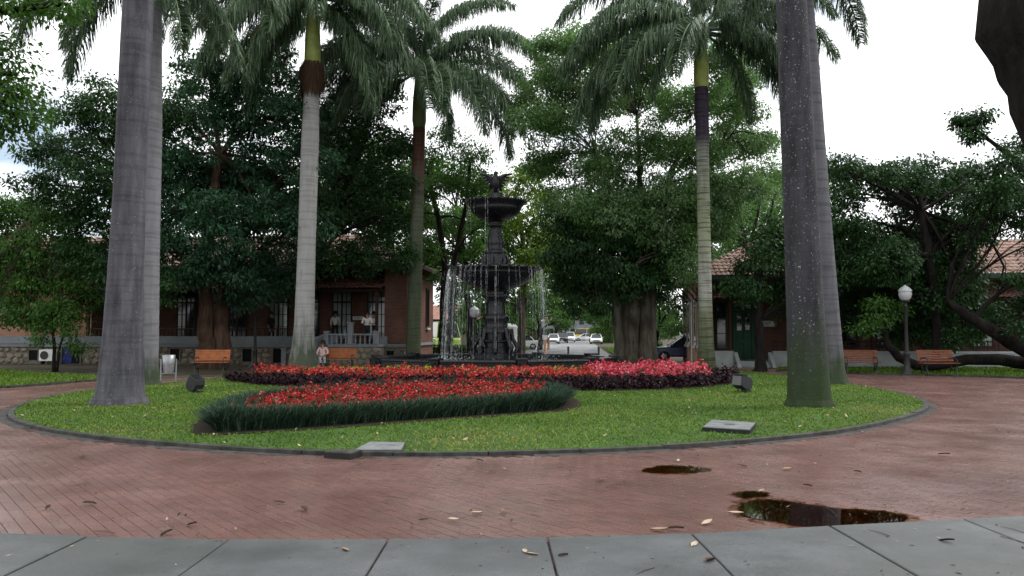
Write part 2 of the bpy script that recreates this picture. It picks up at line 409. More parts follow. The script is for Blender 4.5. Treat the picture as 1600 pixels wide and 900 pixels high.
def npmesh(name, V, F, mat, rnd=None, smooth=False):
    """V (n,3) points, F (m,k) faces of k corners, rnd (n,) attribute"""
    me = bpy.data.meshes.new(name)
    V = np.asarray(V, dtype=np.float32); F = np.asarray(F, dtype=np.int32)
    k = F.shape[1]
    me.vertices.add(len(V)); me.vertices.foreach_set('co', V.ravel())
    me.loops.add(F.size); me.loops.foreach_set('vertex_index', F.ravel())
    me.polygons.add(len(F)); me.polygons.foreach_set('loop_start', np.arange(len(F), dtype=np.int32) * k)
    if rnd is not None:
        a = me.attributes.new('rnd', 'FLOAT', 'POINT'); a.data.foreach_set('value', np.asarray(rnd, dtype=np.float32))
    me.polygons.foreach_set('use_smooth', np.full(len(F), smooth, dtype=bool))
    me.update(calc_edges=True)
    if mat is not None: me.materials.append(mat)
    return me

class MB:
    def __init__(s): s.v, s.f, s.sm = [], [], []
    def add(s, vs, fs, smooth=False):
        b = len(s.v); s.v += [tuple(v) for v in vs]
        s.f += [tuple(b + i for i in f) for f in fs]; s.sm += [smooth] * len(fs)
        return s
    def box(s, x0, x1, y0, y1, z0, z1, rot=None, c=None):
        vs = [Vector((x, y, z)) for z in (z0, z1) for y in (y0, y1) for x in (x0, x1)]
        if rot is not None:
            c = Vector(c) if c is not None else Vector(((x0 + x1) / 2, (y0 + y1) / 2, (z0 + z1) / 2))
            vs = [c + rot @ (v - c) for v in vs]
        return s.add(vs, [(0, 2, 3, 1), (4, 5, 7, 6), (0, 1, 5, 4), (2, 6, 7, 3), (0, 4, 6, 2), (1, 3, 7, 5)])
    def chamfer_box(s, x0, x1, y0, y1, z0, z1, c=0.01):
        vs = []
        for z, i in ((z0, 0), (z1 - c, 0), (z1, c)):
            vs += [(x0 + i, y0 + i, z), (x1 - i, y0 + i, z), (x1 - i, y1 - i, z), (x0 + i, y1 - i, z)]
        fs = [(3, 2, 1, 0), (8, 9, 10, 11)]
        for k in (0, 4):
            for j in range(4):
                fs.append((k + j, k + (j + 1) % 4, k + 4 + (j + 1) % 4, k + 4 + j))
        return s.add(vs, fs)
    def tube(s, pts, rad, n=8, cap=True, smooth=True, squash=1.0):
        pts = [Vector(p) for p in pts]
        rad = [rad] * len(pts) if isinstance(rad, (int, float)) else rad
        vs, prev = [], None
        for i, p in enumerate(pts):
            t = (pts[min(i + 1, len(pts) - 1)] - pts[max(i - 1, 0)])
            t = t.normalized() if t.length > 1e-9 else Vector((0, 0, 1))
            if prev is None:
                u = t.orthogonal().normalized()
            else:
                u = prev - t * prev.dot(t)
                u = u.normalized() if u.length > 1e-6 else t.orthogonal().normalized()
            prev = u; w = t.cross(u)
            for k in range(n):
                a = 2 * math.pi * k / n
                vs.append(p + (u * math.cos(a) + w * math.sin(a) * squash) * rad[i])
        fs = [(i * n + k, i * n + (k + 1) % n, (i + 1) * n + (k + 1) % n, (i + 1) * n + k) for i in range(len(pts) - 1) for k in range(n)]
        s.add(vs, fs, smooth)
        if cap:
            s.add(vs[:n], [tuple(range(n - 1, -1, -1))]); s.add(vs[-n:], [tuple(range(n))])
        return s
    def lathe(s, prof, n=24, c=(0, 0, 0), mod=None, smooth=True, off=0.0, cap=True):
        vs = []
        for r, z in prof:
            for k in range(n):
                a = 2 * math.pi * k / n + off
                q = r * (mod(a, r, z) if mod else 1.0)
                vs.append((c[0] + q * math.cos(a), c[1] + q * math.sin(a), c[2] + z))
        m = len(prof)
        fs = [(i * n + k, i * n + (k + 1) % n, (i + 1) * n + (k + 1) % n, (i + 1) * n + k) for i in range(m - 1) for k in range(n)]
        s.add(vs, fs, smooth)
        if cap:
            s.add(vs[:n], [tuple(range(n - 1, -1, -1))]); s.add(vs[-n:], [tuple(range(n))])
        return s
    def prism(s, poly, d0, d1, axis='y', smooth=False):
        n = len(poly)
        def pt(p, d):
            return {'y': (p[0], d, p[1]), 'x': (d, p[0], p[1]), 'z': (p[0], p[1], d)}[axis]
        vs = [pt(p, d0) for p in poly] + [pt(p, d1) for p in poly]
        fs = [tuple(range(n)), tuple(range(2 * n - 1, n - 1, -1))] + [(i, (i + 1) % n, n + (i + 1) % n, n + i) for i in range(n)]
        return s.add(vs, fs, smooth)
    def ball(s, c, r, n=12, m=8, sc_=(1, 1, 1)):
        return s.lathe([(r * math.sin(math.pi * (i + 0.02) / (m + 0.04)) * 1.0, -r * math.cos(math.pi * i / m) * sc_[2]) for i in range(m + 1)], n, c, mod=lambda a, q, z: 1.0)
    def mesh(s, name, mat):
        me = bpy.data.meshes.new(name)
        me.from_pydata(s.v, [], s.f)
        bm = bmesh.new(); bm.from_mesh(me); bmesh.ops.recalc_face_normals(bm, faces=bm.faces); bm.to_mesh(me); bm.free()
        me.polygons.foreach_set('use_smooth', s.sm)
        if mat is not None: me.materials.append(mat)
        me.update()
        return me
    def build(s, name, mat, parent=None, bevel=0.0):
        o = link(name, s.mesh(name, mat), parent)
        if bevel:
            md = o.modifiers.new('bevel', 'BEVEL'); md.width = bevel; md.segments = 2; md.limit_method = 'ANGLE'
        return o

def spline(pts, per=8, closed=True):
    P = [np.array(p[:2], dtype=float) for p in pts]; n = len(P); out = []
    for i in range(n if closed else n - 1):
        g = lambda k: P[k % n] if closed else P[min(max(k, 0), n - 1)]
        p0, p1, p2, p3 = g(i - 1), g(i), g(i + 1), g(i + 2)
        for k in range(per):
            t = k / per
            out.append(0.5 * ((2 * p1) + (-p0 + p2) * t + (2 * p0 - 5 * p1 + 4 * p2 - p3) * t * t + (-p0 + 3 * p1 - 3 * p2 + p3) * t ** 3))
    if not closed: out.append(P[-1])
    return np.array(out)

def inside(poly, X, Y):
    poly = np.asarray(poly); res = np.zeros(len(X), bool); j = len(poly) - 1
    for i in range(len(poly)):
        xi, yi, xj, yj = poly[i][0], poly[i][1], poly[j][0], poly[j][1]
        c = ((yi > Y) != (yj > Y)) & (X < (xj - xi) * (Y - yi) / (yj - yi + 1e-12) + xi)
        res ^= c; j = i
    return res

def sheet(name, poly, z, mat, kind='structure', label=None):
    me = bpy.data.meshes.new(name)
    bm = bmesh.new()
    vs = [bm.verts.new((p[0], p[1], z)) for p in poly]
    es = [bm.edges.new((vs[i], vs[(i + 1) % len(vs)])) for i in range(len(vs))]
    bmesh.ops.triangle_fill(bm, edges=es, use_beauty=True)
    bmesh.ops.recalc_face_normals(bm, faces=bm.faces)
    for f in bm.faces:
        if f.normal.z < 0: f.normal_flip()
    bm.to_mesh(me); bm.free(); me.materials.append(mat)
    o = link(name, me)
    tag(o, label, None, None, kind)
    return o

def offset_poly(poly, d):
    """shift a closed outline outwards by d (counter-clockwise or not)"""
    P = np.asarray(poly); n = len(P)
    area = 0.5 * np.sum(P[:, 0] * np.roll(P[:, 1], -1) - np.roll(P[:, 0], -1) * P[:, 1])
    T = np.roll(P, -1, 0) - np.roll(P, 1, 0); T /= np.linalg.norm(T, axis=1)[:, None] + 1e-9
    N = np.stack([T[:, 1], -T[:, 0]], 1) * (1 if area > 0 else -1)
    return P + N * d

# ------------------------------------------------------------------ the ground
g = MB(); g.add([(-900, -60, -0.05), (900, -60, -0.05), (900, 1800, -0.05), (-900, 1800, -0.05)], [(0, 1, 2, 3)])
tag(g.build('ground', M['earth']), 'brown leaf strewn earth under the trees', kind='structure')

lawn_pts = [gr(1440, 641), gr(1395, 657), gr(1300, 676), gr(1150, 692), gr(1000, 702), gr(800, 709), gr(610, 711), gr(450, 707), gr(300, 698),
            gr(150, 684), gr(60, 668), gr(22, 652), gr(40, 634), gr(100, 618), gr(180, 608), gr(260, 601), gr(370, 591),
            Vector((-7.0, 33.5, 0)), Vector((-3.6, 37.6, 0)), Vector((0.2, 38.6, 0)), Vector((4.2, 37.2, 0)), gr(1115, 578.5), gr(1240, 590), gr(1330, 603), gr(1400, 616), gr(1437, 628)]
LAWN = spline(lawn_pts, 6)
KERB_OUT = offset_poly(LAWN, 0.10)
GUTTER = offset_poly(LAWN, 0.28)

# brick ring: bed of sand, then pavers
ring_out = spline([(-14, -3), (-22, 8), (-19, 18), gr(0, 607)[:2], gr(150, 596)[:2], gr(330, 589)[:2], (-9.5, 33.5), (-6.5, 38.2), (0, 40.3), (6.0, 39.2), gr(1150, 574)[:2], gr(1260, 579)[:2], gr(1345, 585)[:2], gr(1480, 588)[:2], gr(1600, 592)[:2], (24, 22), (26, 8), (16, -3)], 6)
sheet('paving_bed', ring_out, -0.0045, M['joint'], label='dark sand between the red brick pavers')

BORDER = [gr(-500, 822), gr(0, 836), gr(200, 842), gr(350, 845), gr(600, 846), gr(850, 843), gr(1050, 838), gr(1310, 823), gr(1450, 816), gr(1600, 808), gr(2100, 770)]
bx_, by_ = np.array([p.x for p in BORDER]), np.array([p.y for p in BORDER])
def border_y(x): return np.interp(x, bx_, by_)

BL, BW, GAP = 0.215, 0.108, 0.0065
ang = R(-51)
d1 = np.array([math.cos(ang), math.sin(ang)]); d2 = np.array([-d1[1], d1[0]])
nu, nv = 360, 790
I, J = np.meshgrid(np.arange(-nu // 2, nu // 2), np.arange(-nv // 2, nv // 2), indexing='ij')
I, J = I.ravel(), J.ravel()
CX = (I + 0.5 * (J % 2)) * BL; CY = J * BW
BXY = CX[:, None] * d1 + CY[:, None] * d2 + np.array([0.0, 20.0])
ok = (BXY[:, 1] > border_y(BXY[:, 0]) - 0.09) & (np.abs(BXY[:, 0]) < 0.68 * BXY[:, 1] + 1.5) & (BXY[:, 1] < 40.5)
BXY = BXY[ok]
ok = inside(ring_out, BXY[:, 0], BXY[:, 1]) & ~inside(GUTTER, BXY[:, 0], BXY[:, 1])
BXY = BXY[ok]
paving = empty('brick_paving'); tag(paving, 'wet red brick paving laid diagonally around the oval lawn', kind='structure')
hl, hw, cf, th = (BL - GAP) / 2, (BW - GAP) / 2, 0.0004, 0.05
box_v = np.array([(sx * (hl - i), sy * (hw - i), z) for z, i in ((-th, 0), (-cf, 0), (0, cf)) for sx, sy in ((-1, -1), (1, -1), (1, 1), (-1, 1))])
box_f = np.array([(8, 9, 10, 11)] + [(k + j, k + (j + 1) % 4, k + 4 + (j + 1) % 4, k + 4 + j) for k in (0, 4) for j in range(4)])
Rm = np.array([[d1[0], d2[0]], [d1[1], d2[1]]])
order = np.argsort(BXY[:, 1] + 0.15 * np.abs(BXY[:, 0]))
vis = [k for k in order if abs(BXY[k, 0]) < 0.635 * BXY[k, 1]][:300]
vis_set = np.zeros(len(BXY), bool); vis_set[vis] = True
brick_me = npmesh('brick', box_v, box_f, M['paver'], np.zeros(len(box_v)))
for k in vis:
    o = link('brick', brick_me, paving)
    o.location = (BXY[k, 0], BXY[k, 1], random.gauss(0, 0.0007))
    o.rotation_euler = (random.gauss(0, 0.005), random.gauss(0, 0.004), ang + random.gauss(0, 0.010))
rest = BXY[~vis_set]; nb = len(rest)
V = np.repeat(box_v[None], nb, 0)
V = V * np.array([1, 1, 1])
tilt = rng.normal(0, 0.004, (nb, 2))
V[:, :, 2] += V[:, :, 0] * tilt[:, 0:1] * 0.7 + V[:, :, 1] * tilt[:, 1:2] + rng.normal(0, 0.0008, (nb, 1))
XY = V[:, :, :2] @ Rm.T + rest[:, None, :]
V[:, :, :2] = XY
F = (box_f[None] + (np.arange(nb) * 12)[:, None, None]).reshape(-1, 4)
o = link('brick_field', npmesh('brick_field', V.reshape(-1, 3), F, M['paver'], np.repeat(rng.random(nb), 12)), paving)
o['kind'] = 'stuff'

# gutter course and kerb stones round the lawn
def ring_pieces(name, inner, outer, z0, z1, mat, parent, count, gap=0.012, top=0.006):
    n = len(inner)
    acc = np.concatenate([[0], np.cumsum(np.linalg.norm(np.diff(np.vstack([inner, inner[:1]]), axis=0), axis=1))])
    ii, oo = np.vstack([inner, inner[:1]]), np.vstack([outer, outer[:1]])
    Lt = acc[-1]
    for k in range(count):
        s0, s1 = Lt * k / count + gap / 2, Lt * (k + 1) / count - gap / 2
        ss = np.linspace(s0, s1, 4)
        pi = [np.array([np.interp(s, acc, ii[:, 0]), np.interp(s, acc, ii[:, 1])]) for s in ss]
        po = [np.array([np.interp(s, acc, oo[:, 0]), np.interp(s, acc, oo[:, 1])]) for s in ss]
        dz = random.gauss(0, 0.004)
        vs, fs = [], []
        for a, b in zip(pi, po):
            t = (b - a) / np.linalg.norm(b - a) * top
            vs += [(a[0], a[1], z0), (a[0], a[1], z1 + dz - top), (a[0] + t[0], a[1] + t[1], z1 + dz), (b[0] - t[0], b[1] - t[1], z1 + dz), (b[0], b[1], z1 + dz - top), (b[0], b[1], z0)]
        for i in range(3):
            for j in range(5):
                fs.append((i * 6 + j, i * 6 + j + 1, i * 6 + 7 + j, i * 6 + 6 + j))
        fs += [(0, 1, 2, 3, 4, 5), (23, 22, 21, 20, 19, 18)]
        MB().add(vs, fs).build(name, mat, parent)
kerb = empty('kerb'); tag(kerb, 'low dark kerb round the oval lawn', kind='structure')
ring_pieces('kerb_stone', LAWN, KERB_OUT, -0.04, 0.055, M['kerb'], kerb, 64)
gut = empty('gutter'); tag(gut, 'flush dark gutter course outside the lawn kerb', kind='structure')
ring_pieces('gutter_stone', offset_poly(LAWN, 0.105), offset_poly(LAWN, 0.285), -0.04, 0.0, M['kerb'], gut, 120, 0.016)

LZ = 0.045
sheet('lawn', LAWN, LZ, M['lawn'], label='oval lawn inside the brick ring')

# concrete pavement in front
pav = empty('pavement'); tag(pav, 'grey concrete pavement of wide slabs in front of the bricks', kind='structure')
xs = [-8.2, -6.95, -5.75, -4.5, -3.32, -2.18, -0.95, 0.27, 1.42, 2.62, 3.85, 5.1, 6.4, 7.7, 9.0]
def slant(x): return x * 0.93 + 0.02
for i in range(len(xs) - 1):
    g_ = 0.009
    a0, a1 = xs[i] + g_, xs[i + 1] - g_
    tops = [(x, float(border_y(x))) for x in np.linspace(a0, a1, 5)]
    near = [(x + (0.10 if x > 0 else -0.02) , 2.2) for x in (a1, a0)]
    poly = tops + near
    n = len(poly)
    cx_, cy_ = sum(p[0] for p in poly) / n, sum(p[1] for p in poly) / n
    dz = random.gauss(0, 0.002)
    vs = [(x, y, -0.06) for x, y in poly] + [(x, y, 0.008 + dz) for x, y in poly]
    vs += [(x + 0.008 * (1 if cx_ > x else -1), y + 0.008 * (1 if cy_ > y else -1), 0.014 + dz) for x, y in poly]
    fs = [tuple(2 * n + k for k in range(n))] + [(b + k, b + (k + 1) % n, b + n + (k + 1) % n, b + n + k) for b in (0, n) for k in range(n)]
    MB().add(vs, fs).build('slab', M['concrete'], pav)
    MB().chamfer_box(a0, a1, -3, 2.18, -0.06, 0.014, 0.008).build('slab', M['concrete'], pav)

# avenue, side paths and side lawns
AV = 0.0836                                   # the avenue and both buildings are turned by this slope
def av(x, y): return (x + AV * (y - 40), y)
sheet('road', [av(-0.9, 44), av(5.6, 44), av(5.6, 240), av(-1.6, 240), av(-1.6, 60)], -0.03, M['asphalt'], label='damp grey avenue running away behind the fountain')
sheet('forecourt', [(-9, 40.2), (-3, 41.5), (0, 42.0), (7, 41.3), (12, 39.5), (10.6, 46), (5, 47), (-4.2, 47), (-5.0, 43)], -0.034, M['asphalt'], label='asphalt strip between the brick ring and the avenue')
left_lawn = [gr(-300, 612)[:2], gr(0, 606)[:2], gr(80, 600)[:2], gr(150, 594.5)[:2], gr(155, 590)[:2], gr(-20, 579)[:2], gr(-300, 579)[:2]]
right_lawn = [gr(1215, 579.5)[:2], gr(1345, 584)[:2], gr(1480, 587)[:2], gr(1620, 591)[:2], gr(1900, 597)[:2], gr(1900, 576)[:2], gr(1215, 576)[:2]]
avl = [av(-1.7, 49), av(-1.7, 85), av(-9, 85), av(-6.5, 49)]
avr = [av(5.9, 50), av(5.9, 85), av(11, 85), av(8.6, 50)]
sheet('lawn_strip', left_lawn, 0.03, M['lawn'], label='grass strip below the stone wall on the left')
sheet('lawn_strip', right_lawn, 0.03, M['lawn'], label='grass strip behind the two slatted benches')
def edging(label, pts):
    mb = MB()
    for a_, b_ in zip(pts[:-1], pts[1:]):
        a_, b_ = Vector(a_), Vector(b_); d_ = (b_ - a_).normalized(); n_ = Vector((-d_.y, d_.x)) * 0.09
        q = [a_ - n_ - d_ * .05, b_ - n_ + d_ * .05, b_ + n_ + d_ * .05, a_ + n_ - d_ * .05]
        mb.add([(p.x, p.y, -.06) for p in q] + [(p.x, p.y, .045) for p in q], [(4, 5, 6, 7), (0, 1, 5, 4), (1, 2, 6, 5), (2, 3, 7, 6), (3, 0, 4, 7)])
    tag(mb.build('edging', M['kerb']), label, kind='structure')
edging('grey edging of the left grass strip', left_lawn[:5])
edging('grey edging of the grass strip behind the benches', right_lawn[:5])
sheet('verge', avl, 0.02, M['lawn'], label='grass verge on the left of the avenue')
sheet('verge', avr, 0.02, M['lawn'], label='grass verge on the right of the avenue')

# ------------------------------------------------------------------ blades, leaves, plants: mass geometry
def blades(P, H, W, lean, seg2=True, z=None, rnd=None):
    """P (n,2|3) roots -> bent tapering blades, two faces each"""
    n = len(P); P3 = np.zeros((n, 3)); P3[:, :P.shape[1]] = P
    if z is not None: P3[:, 2] = z
    th_ = rng.random(n) * 2 * math.pi
    side = np.stack([np.cos(th_), np.sin(th_), np.zeros(n)], 1)
    la = lean if lean.ndim == 2 else np.stack([-np.sin(th_), np.cos(th_)], 1) * lean[:, None]
    mid = P3 + np.concatenate([la * 0.35, (H * 0.62)[:, None]], 1)
    tip = P3 + np.concatenate([la, H[:, None]], 1)
    s = side * (W / 2)[:, None]
    V = np.stack([P3 - s, P3 + s, mid + s * 0.8, mid - s * 0.8, tip + s * 0.12, tip - s * 0.12], 1)
    F = np.array([(0, 1, 2, 3), (3, 2, 4, 5)])[None] + (np.arange(n) * 6)[:, None, None]
    r = rng.random(n) if rnd is None else rnd
    return V.reshape(-1, 3), F.reshape(-1, 4), np.repeat(r, 6)

def scatter(poly, n):
    poly = np.asarray([p[:2] for p in poly]); lo, hi = poly.min(0), poly.max(0)
    out = []
    while sum(len(x) for x in out) < n:
        q = lo + (hi - lo) * rng.random((n * 2, 2)); out.append(q[inside(poly, q[:, 0], q[:, 1])])
    return np.concatenate(out)[:n]

BED1 = spline([gr(318, 685), gr(430, 680), gr(560, 671), gr(730, 658), gr(850, 649), gr(893, 644), gr(908, 634), gr(885, 623), gr(790, 616), gr(620, 617), gr(470, 627), gr(360, 642), gr(312, 662), gr(298, 676)], 6)
BED2 = spline([gr(352, 597), gr(440, 607), gr(620, 614), gr(860, 614), gr(1000, 613), gr(1100, 608), gr(1158, 599), gr(1150, 594), gr(1080, 591.5), gr(900, 592), gr(700, 592.5), gr(520, 591.5), gr(400, 591.5)], 6)
sheet('flower_bed_soil', BED1, LZ + 0.012, M['soil'], label='bare soil under the near flower bed')
sheet('flower_bed_soil', BED2, LZ + 0.012, M['soil'], label='bare soil under the far flower bed')

# lawn grass (nearer = denser)
G = scatter(LAWN, 190000)
keep = rng.random(len(G)) < np.clip(1.25 - (G[:, 1] - 10) / 17, 0.3, 1.0)
G = G[keep]
b1in, b2in = offset_poly(BED1, -0.03), offset_poly(BED2, -0.03)
G = G[~inside(b1in, G[:, 0], G[:, 1]) & ~inside(b2in, G[:, 0], G[:, 1])]
POOL_C, POOL_R = (-0.75, 33.2), 4.92
G = G[(G[:, 0] - POOL_C[0]) ** 2 + (G[:, 1] - POOL_C[1]) ** 2 > (POOL_R + 0.2) ** 2]
for cv in ([(1097, 674), (1172, 679), (1182, 667), (1112, 662)], [(552, 706), (628, 706), (634, 694), (577, 693)], [(506, 710), (548, 713), (566, 707), (522, 706)], [(462, 613), (508, 613), (506, 606), (470, 606)]):
    G = G[~inside(np.array([gr(x, y, LZ)[:2] for x, y in cv]), G[:, 0], G[:, 1])]
n = len(G)
patch = np.sin(G[:, 0] * 1.7 + 2 * np.sin(G[:, 1] * 0.9 + 1)) * np.sin(G[:, 1] * 1.3 + 1.5 * np.sin(G[:, 0] * 0.8)) + rng.normal(0, 0.35, len(G))
G = G[~((patch > 0.95) & (rng.random(len(G)) < 0.55))]
n = len(G)
Hh = rng.uniform(0.015, 0.038, n) * (1 + (G[:, 1] - 10) * 0.02)
tone = np.clip(0.45 + 0.25 * np.sin(G[:, 0] * 0.9 + np.sin(G[:, 1] * 0.7) * 2) * np.cos(G[:, 1] * 0.55) + rng.normal(0, 0.2, n), 0, 0.97)
dry = np.sin(G[:, 0] * 1.1 - 0.7) * np.sin(G[:, 1] * 0.8 + 1.1) + rng.normal(0, 0.3, n)
tone = np.clip(tone + np.where(dry > 0.6, 0.25, 0), 0, 1)
tone[rng.random(n) < 0.008] = 1.0
V, F, r = blades(G, Hh, rng.uniform(0.012, 0.022, n) * (1 + (G[:, 1] - 10) * 0.05), rng.uniform(0.01, 0.05, n), z=LZ, rnd=tone)
tag(link('grass', npmesh('grass', V, F, M['grass'], r)), 'short mown grass of the oval lawn', 'grass', kind='stuff')
for poly, cnt, lab in ((left_lawn, 12000, 'short grass of the strip below the stone wall'), (right_lawn, 14000, 'short grass of the strip behind the slatted benches'), (avl, 6000, 'grass of the verge left of the avenue'), (avr, 6000, 'grass of the verge right of the avenue')):
    G = scatter(poly, cnt); n = len(G)
    V, F, r = blades(G, rng.uniform(0.05, 0.12, n), rng.uniform(0.03, 0.05, n), rng.uniform(0.02, 0.07, n), z=0.03, rnd=np.clip(rng.normal(0.42, 0.2, n), 0, 0.97))
    tag(link('grass', npmesh('grass', V, F, M['grass'], r)), lab, 'grass', kind='stuff')

# mondo-grass border of the near bed
hedge_in = offset_poly(BED1, -0.80); hedge_out = offset_poly(BED1, -0.36)
n = 34000
t = rng.random(n) * len(BED1); i0 = t.astype(int) % len(BED1); i1 = (i0 + 1) % len(BED1); fr = (t - t.astype(int))[:, None]
u = rng.random(n)[:, None]
po = hedge_out[i0] * (1 - fr) + hedge_out[i1] * fr; pi = hedge_in[i0] * (1 - fr) + hedge_in[i1] * fr
P = po * (1 - u) + pi * u
outd = po - pi; outd /= np.linalg.norm(outd, axis=1)[:, None]
amt = (0.5 - u[:, 0])
lean = outd * (amt * 0.46 + rng.normal(0, 0.06, n))[:, None] + rng.normal(0, 0.08, (n, 2))
H = (0.40 - 0.34 * np.abs(amt) ** 1.6) * rng.uniform(0.62, 1.04, n)
V, F, r = blades(P, H, rng.uniform(0.014, 0.026, n), lean, z=LZ + 0.01, rnd=np.clip(rng.normal(0.5, 0.32, n), 0, 1))
tag(link('mondo_grass_border', npmesh('mondo_grass_border', V, F, M['mondo'], r)), 'dark grassy border hedge round the near flower bed', 'border plants', kind='stuff')

def leaf_quads(C, N, size, rnd, aspect=0.5):
    """small leaf/petal faces at C with normals N"""
    n = len(C)
    a = np.cross(N, rng.normal(size=(n, 3))); a /= np.linalg.norm(a, axis=1)[:, None] + 1e-9
    b = np.cross(N, a)
    s = size[:, None]
    V = np.stack([C - a * s, C + b * s * aspect - N * s * 0.12, C + a * s, C - b * s * aspect - N * s * 0.12], 1)
    F = np.arange(n * 4).reshape(n, 4)
    return V.reshape(-1, 3), F, np.repeat(rnd, 4)

def plants(poly, spacing, h, rad, n_leaf, leaf_size, mat, name, label, n_pet=0, pet_size=0.03, pmat=None, pname=None, plabel=None, cat='flowers', hvar=0.22):
    poly = np.asarray(poly); lo, hi = poly.min(0), poly.max(0)
    gx, gy = np.meshgrid(np.arange(lo[0], hi[0], spacing), np.arange(lo[1], hi[1], spacing))
    C = np.stack([gx.ravel(), gy.ravel()], 1) + rng.normal(0, spacing * 0.22, (gx.size, 2))
    C = C[inside(poly, C[:, 0], C[:, 1]) & (rng.random(len(C)) > 0.07)]
    m = len(C); hs = h * (1 + rng.normal(0, hvar, m)); rs = rad * (1 + rng.normal(0, 0.15, m))
    def dome(k, lo_, hi_):
        idx = np.repeat(np.arange(m), k); n_ = len(idx)
        d = rng.normal(size=(n_, 3)); d[:, 2] = np.abs(d[:, 2]) * 0.9; d /= np.linalg.norm(d, axis=1)[:, None]
        q = rng.uniform(lo_, hi_, n_)
        pos = np.stack([C[idx, 0] + d[:, 0] * rs[idx] * q, C[idx, 1] + d[:, 1] * rs[idx] * q, LZ + 0.03 + hs[idx] * (0.25 + 0.75 * d[:, 2]) * q], 1)
        nn = d + rng.normal(0, 0.45, d.shape); nn /= np.linalg.norm(nn, axis=1)[:, None]
        return pos, nn, idx
    pos, nn, idx = dome(n_leaf, 0.35, 1.0)
    V, F, r = leaf_quads(pos, nn, leaf_size * rng.uniform(0.7, 1.3, len(pos)), rng.random(len(pos)))
    tag(link(name, npmesh(name, V, F, mat, r)), label, cat, kind='stuff')
    if n_pet:
        vig = rng.random(m)
        pos, nn, idx = dome(n_pet, 0.88, 1.14)
        kp = (rng.random(len(pos)) < 0.35 + 0.65 * vig[idx]) & (pos[:, 2] > LZ + 0.03 + 0.38 * hs[idx])
        pos, nn = pos[kp], nn[kp]
        # each bloom: three crossed petals
        Cb = np.repeat(pos, 3, 0) + rng.normal(0, pet_size * 0.45, (len(pos) * 3, 3)); Nb = np.repeat(nn, 3, 0) + rng.normal(0, 0.4, (len(pos) * 3, 3))
        Nb /= np.linalg.norm(Nb, axis=1)[:, None]
        V, F, r = leaf_quads(Cb, Nb, pet_size * rng.uniform(0.7, 1.3, len(Cb)), np.clip(np.repeat(rng.random(len(pos)), 3) + rng.normal(0, 0.12, len(Cb)), 0, 1), 0.8)
        tag(link(pname, npmesh(pname, V, F, pmat, r)), plabel, cat, kind='stuff')

plants(offset_poly(BED1, -0.84), 0.24, 0.33, 0.17, 50, 0.045, M['bed_leaf'], 'flower_foliage', 'leaves under the red blooms of the near bed', 34, 0.021, M['petal_red'], 'red_flowers', 'massed red blooms of the near bed')
def band(y0f, y1f, x0, x1):
    """slice of the far bed: fractions of its depth between front and back outline"""
    pts_f, pts_b = [], []
    for x in np.linspace(x0, x1, 26):
        ys = []
        for i in range(len(BED2)):
            a, b = BED2[i], BED2[(i + 1) % len(BED2)]
            if (a[0] - x) * (b[0] - x) <= 0 and abs(a[0] - b[0]) > 1e-9:
                ys.append(a[1] + (b[1] - a[1]) * (x - a[0]) / (b[0] - a[0]))
        if len(ys) < 2: continue
        f_, k_ = min(ys), max(ys)
        pts_f.append((x, f_ + (k_ - f_) * y0f)); pts_b.append((x, f_ + (k_ - f_) * y1f))
    return pts_f + pts_b[::-1]
X0, X1 = BED2[:, 0].min(), BED2[:, 0].max()
plants(band(0.02, 0.42, X0 + 0.1, X1 - 0.05) , 0.22, 0.27, 0.18, 46, 0.055, M['purple_leaf'], 'purple_foliage_border', 'dark purple foliage edging the far flower bed', cat='border plants')
plants(band(0.42, 1.0, X1 - 1.3, X1 - 0.05), 0.22, 0.36, 0.18, 46, 0.055, M['purple_leaf'], 'purple_foliage_end', 'dark purple foliage at the right tip of the far bed', cat='border plants')
XM = 2.6
plants(band(0.42, 0.90, X0 + 0.9, XM), 0.26, 0.34, 0.20, 46, 0.055, M['bed_leaf'], 'flower_foliage', 'leaves under the coral red blooms of the far bed', 36, 0.030, M['petal_coral'], 'coral_red_flowers', 'long mass of coral red blooms in the far bed', hvar=0.2)
plants(band(0.42, 0.96, XM, X1 - 1.2), 0.26, 0.46, 0.20, 40, 0.055, M['bed_leaf'], 'flower_foliage', 'leaves under the pink blooms of the far bed', 54, 0.033, M['petal_pink'], 'pink_flowers', 'bright pink blooms at the right end of the far bed', hvar=0.15)
plants(band(0.90, 1.03, X0 + 2.4, XM + 0.5), 0.24, 0.37, 0.2, 80, 0.045, M['lime_leaf'], 'lime_foliage_strip', 'yellow green foliage behind the coral blooms', cat='border plants', hvar=0.12)

# ------------------------------------------------------------------ trees
def limb(mb, p0, p1, r0, r1, bend=0.12, k=5, n=7):
    p0, p1 = Vector(p0), Vector(p1); L = (p1 - p0).length
    o1 = Vector((random.gauss(0, 1), random.gauss(0, 1), random.gauss(0, 0.5))) * bend * L * 0.5
    pts, rad = [], []
    for i in range(k + 1):
        t = i / k
        pts.append(p0.lerp(p1, t) + o1 * math.sin(math.pi * t) + Vector((0, 0, 0.10 * L * math.sin(math.pi * t))))
        rad.append(r0 + (r1 - r0) * t ** 0.8)
    mb.tube(pts, rad, n, cap=False)
    return pts

